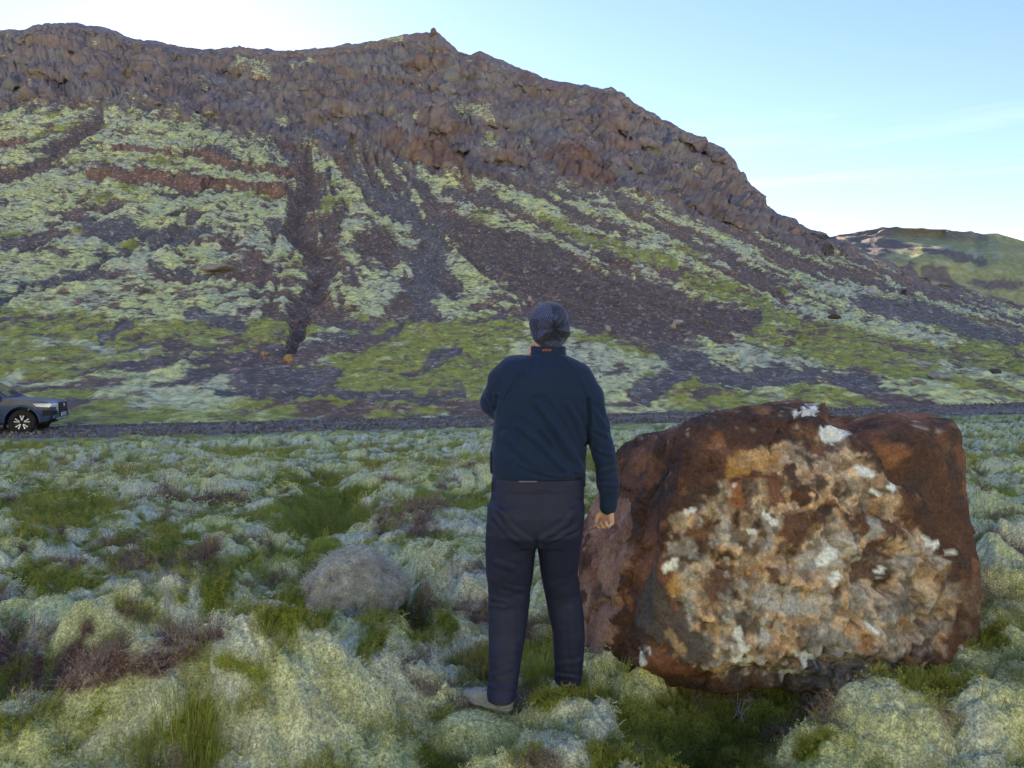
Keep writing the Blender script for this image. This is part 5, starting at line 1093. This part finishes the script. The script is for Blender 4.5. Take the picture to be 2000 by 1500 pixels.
pl = box('number_plate', (1.055, 0, .665), (.018, .50, .115), M_WHITE, truck, .003)
M_INK = mat('plate_ink', (.03, .05, .16), rough=.5)
for k, y in enumerate((-.19, -.13, -.07, .03, .09, .15)): box('plate_character', (1.066, y, .665), (.004, .036, .070), M_INK, pl, .001)
box('underbody', (-1.6, 0, .42), (4.6, 1.3, .16), M_UNDER, truck, .02); box('axle', (0, 0, .42), (.10, 1.5, .10), M_UNDER, truck, .02); box('axle', (-3.085, 0, .42), (.10, 1.5, .10), M_UNDER, truck, .02); box('skid_plate', (.70, 0, .46), (.40, 1.1, .06), M_UNDER, truck, .015)
box('bed_cover', (-3.53, 0, 1.312), (1.42, 1.62, .03), M_BLACK, truck, .008); box('tailgate', (-4.345, 0, 1.0), (.03, 1.45, .52), M_PAINT, truck, .012); box('rear_bumper', (-4.36, 0, .56), (.16, 1.6, .16), M_CHROME, truck, .03)
side_panel('door_lettering', [(-.74, 1.085), (-.74, 1.105), (-1.10, 1.110), (-1.10, 1.090)], M_WHITE, truck, .016, -1, .004)
side_panel('door_decal', [(-.98+.17*math.cos(a*.3927), .86+.11*math.sin(a*.3927)) for a in range(16)], M_DECAL, truck, .016, -1, .004)
box('wiper', (-.62, .2, 1.40), (.30, .5, .015), M_BLACK, truck, .004, Matrix.Rotation(.0, 3, 'Z') @ Matrix.Rotation(math.radians(38), 3, 'Y'))
# ------------------------------------------------------------------ plants one can point to
M_BLADE = mat('tuft_blades', rough=.7, spec=.2, vcol=True, trans=.35)
def ground_pt(u, v):
    y = CZ*F/(v-HV)
    for _ in range(12):
        x = (u-CU)/F*y; z = float(ground_h(np.array([x]), np.array([y]))[0]); y = .5*y+.5*(CZ-z)*F/(v-HV)
    return np.array([(u-CU)/F*y, y, z])
def tuft(u, v, n, r, h, c0, c1, label, seed, lean=.6):
    g = np.random.default_rng(seed); p = ground_pt(u, v); V, Fc, C = [], [], []
    for i in range(n):
        a = g.uniform(0, 6.283); q0 = r*math.sqrt(g.uniform(0, 1)); bx, by = q0*math.cos(a), q0*math.sin(a)*.8; H = h*g.uniform(.5, 1.1); a2 = a+g.normal(0, .8); ln = lean*H*g.uniform(.15, 1.0); w = g.uniform(.0009, .0019)
        z0 = float(ground_h(np.array([p[0]+bx]), np.array([p[1]+by]))[0])-p[2]-.01; c = np.array(c0)+(np.array(c1)-np.array(c0))*g.uniform(0, 1)**1.5; sd_ = np.array([-math.sin(a2), math.cos(a2), 0])*w; k = len(V)
        for t in (0, .4, .75, 1.0):
            m = np.array([bx+math.cos(a2)*ln*t**1.8, by+math.sin(a2)*ln*t**1.8, z0+H*(t-.18*t**3)])
            if t < 1: V += [m-sd_*(1-.5*t), m+sd_*(1-.5*t)]; C += [c*(.7+.4*t)]*2
            else: V.append(m); C.append(c*1.15)
        Fc += [[k, k+1, k+3, k+2], [k+2, k+3, k+5, k+4], [k+4, k+5, k+6, k+6]]
    Fq = np.array(Fc); tri = Fq[:, 2] == Fq[:, 3]
    o = mesh_np('grass_tuft', np.array(V), [Fq[~tri], Fq[tri][:, :3]], M_BLADE, C=np.array(C)); o.location = p; return tag(o, label, 'grass tuft')
G1, G2, G3 = (.28, .36, .06), (.52, .50, .13), (.58, .42, .13)
tuft(355, 1462, 420, .16, .17, G1, G2, 'large bright green grass tuft low in the left foreground moss', 1)
tuft(925, 1318, 300, .11, .15, (.18, .19, .04), G3, 'olive and straw-coloured grass tuft just left of the trouser leg', 2)
tuft(1055, 1318, 340, .10, .20, G1, G2, 'green grass tuft growing between the two trouser legs', 3)
tuft(620, 1082, 300, .17, .16, G1, (.34, .36, .08), 'fresh green grass tuft behind the grey mossy mound', 4)
tuft(500, 1322, 240, .12, .11, G1, G3, 'short grass tuft with orange tips in the left foreground', 5)
tuft(1455, 1405, 320, .14, .15, G1, G2, 'grass tuft in the hollow under the front of the boulder', 6, .9)
tuft(590, 1172, 220, .11, .14, G1, (.36, .36, .09), 'thin green grass tuft left of the grey mossy mound', 7)
tuft(1570, 1355, 260, .14, .10, G1, (.36, .36, .09), 'low grass tuft at the foot of the boulder', 8, 1.0)
tuft(360, 1185, 160, .09, .10, (.22, .19, .05), G3, 'small brownish grass tuft left of the middle hollow', 9)
tuft(1200, 1335, 90, .10, .14, G1, G2, 'sparse grass tuft by the left corner of the boulder', 10, 1.1)
tuft(838, 1092, 200, .07, .06, (.30, .07, .04), (.50, .16, .07), 'small rust-red plant on the moss just left of the person', 11, 1.2)['category'] = 'plant'
# the grey mossy mound left of the person
V, Fc = ico(5); gp = ground_pt(685, 1150); gp[1] += .12
Rm = 1+.22*fbm3(*(V*1.6).T, 3, 601)+.14*np.abs(pn3(*(V*4).T, 602)); V = V*Rm[:, None]*np.array([.30, .29, .31]); V[:, 2] = np.where(V[:, 2] > 0, V[:, 2], V[:, 2]*.4)
Cmm = lerp(np.array([.66, .63, .54]), np.array([.30, .24, .24]), smooth(.05, .5, fbm3(*(V*9).T, 3, 603))[:, None])
mound = mesh_np('mossy_mound', V, Fc, mat('grey_moss', rough=.95, spec=.1, vcol=True, noise=[(90, .35), (25, .25)], bump=[(70, 1.0, .03), (24, .7, .03)]), C=Cmm); mound.location = gp-[0, 0, .17]; tag(mound, 'rounded purple-grey mossy mound left of the person', 'mound')
g = np.random.default_rng(61); k = (V[:, 2] > .02); idx = np.where(k)[0]; idx = idx[g.random(len(idx)) < .55]; nV = V[idx]/np.array([.30, .29, .31])**2; nV /= np.linalg.norm(nV, axis=1, keepdims=True)
rot = np.stack([-np.arcsin(np.clip(nV[:, 1], -1, 1)), np.arcsin(np.clip(nV[:, 0], -1, 1)), g.uniform(0, 6.28, len(idx))], -1)
scatter('moss', V[idx]+np.array(mound.location), rot, g.uniform(.7, 1.1, len(idx)), Cmm[idx]*1.15, g.integers(0, 4, len(idx)), T_MOSS)
# a bleached dead twig in the dark hollow
def twig(name, u, v, label, seed):
    g = np.random.default_rng(seed); p = ground_pt(u, v); V, Fc = [], []
    def seg(a, b_, ra, rb):
        k = len(V); d = (b_-a)/np.linalg.norm(b_-a); s1 = np.cross(d, [0.1, .2, 1]); s1 /= np.linalg.norm(s1); s2 = np.cross(d, s1)
        for q_, r_ in ((a, ra), (b_, rb)):
            for i in range(5): t = 6.28318*i/5; V.append(q_+(s1*math.cos(t)+s2*math.sin(t))*r_)
        for i in range(5): Fc.append([k+i, k+(i+1) % 5, k+5+(i+1) % 5, k+5+i])
    def grow(a, d, L, r_, n):
        for _ in range(3):
            d = d+g.normal(0, .25, 3); d /= np.linalg.norm(d); b_ = a+d*L/3; seg(a, b_, r_, r_*.8); a = b_; r_ *= .8
            if n and g.random() < .9: e = d+g.normal(0, .7, 3); grow(a, e/np.linalg.norm(e), L*.6, r_*.8, n-1)
    for k in range(3): grow(np.array([g.normal(0, .02), g.normal(0, .02), 0]), np.array([g.normal(0, .6), g.normal(0, .4), .8]), .14, .0032, 2)
    o = mesh_np(name, np.array(V), np.array(Fc), mat('bleached_wood', (.42, .40, .40), rough=.9, noise=[(60, .2)])); o.location = p; return tag(o, label, 'twig')
twig('dead_twig', 325, 1262, 'bleached dead twig in the dark hollow at lower left', 71); twig('dead_twig', 1452, 1412, 'pale dead twig in the hollow below the boulder', 72)
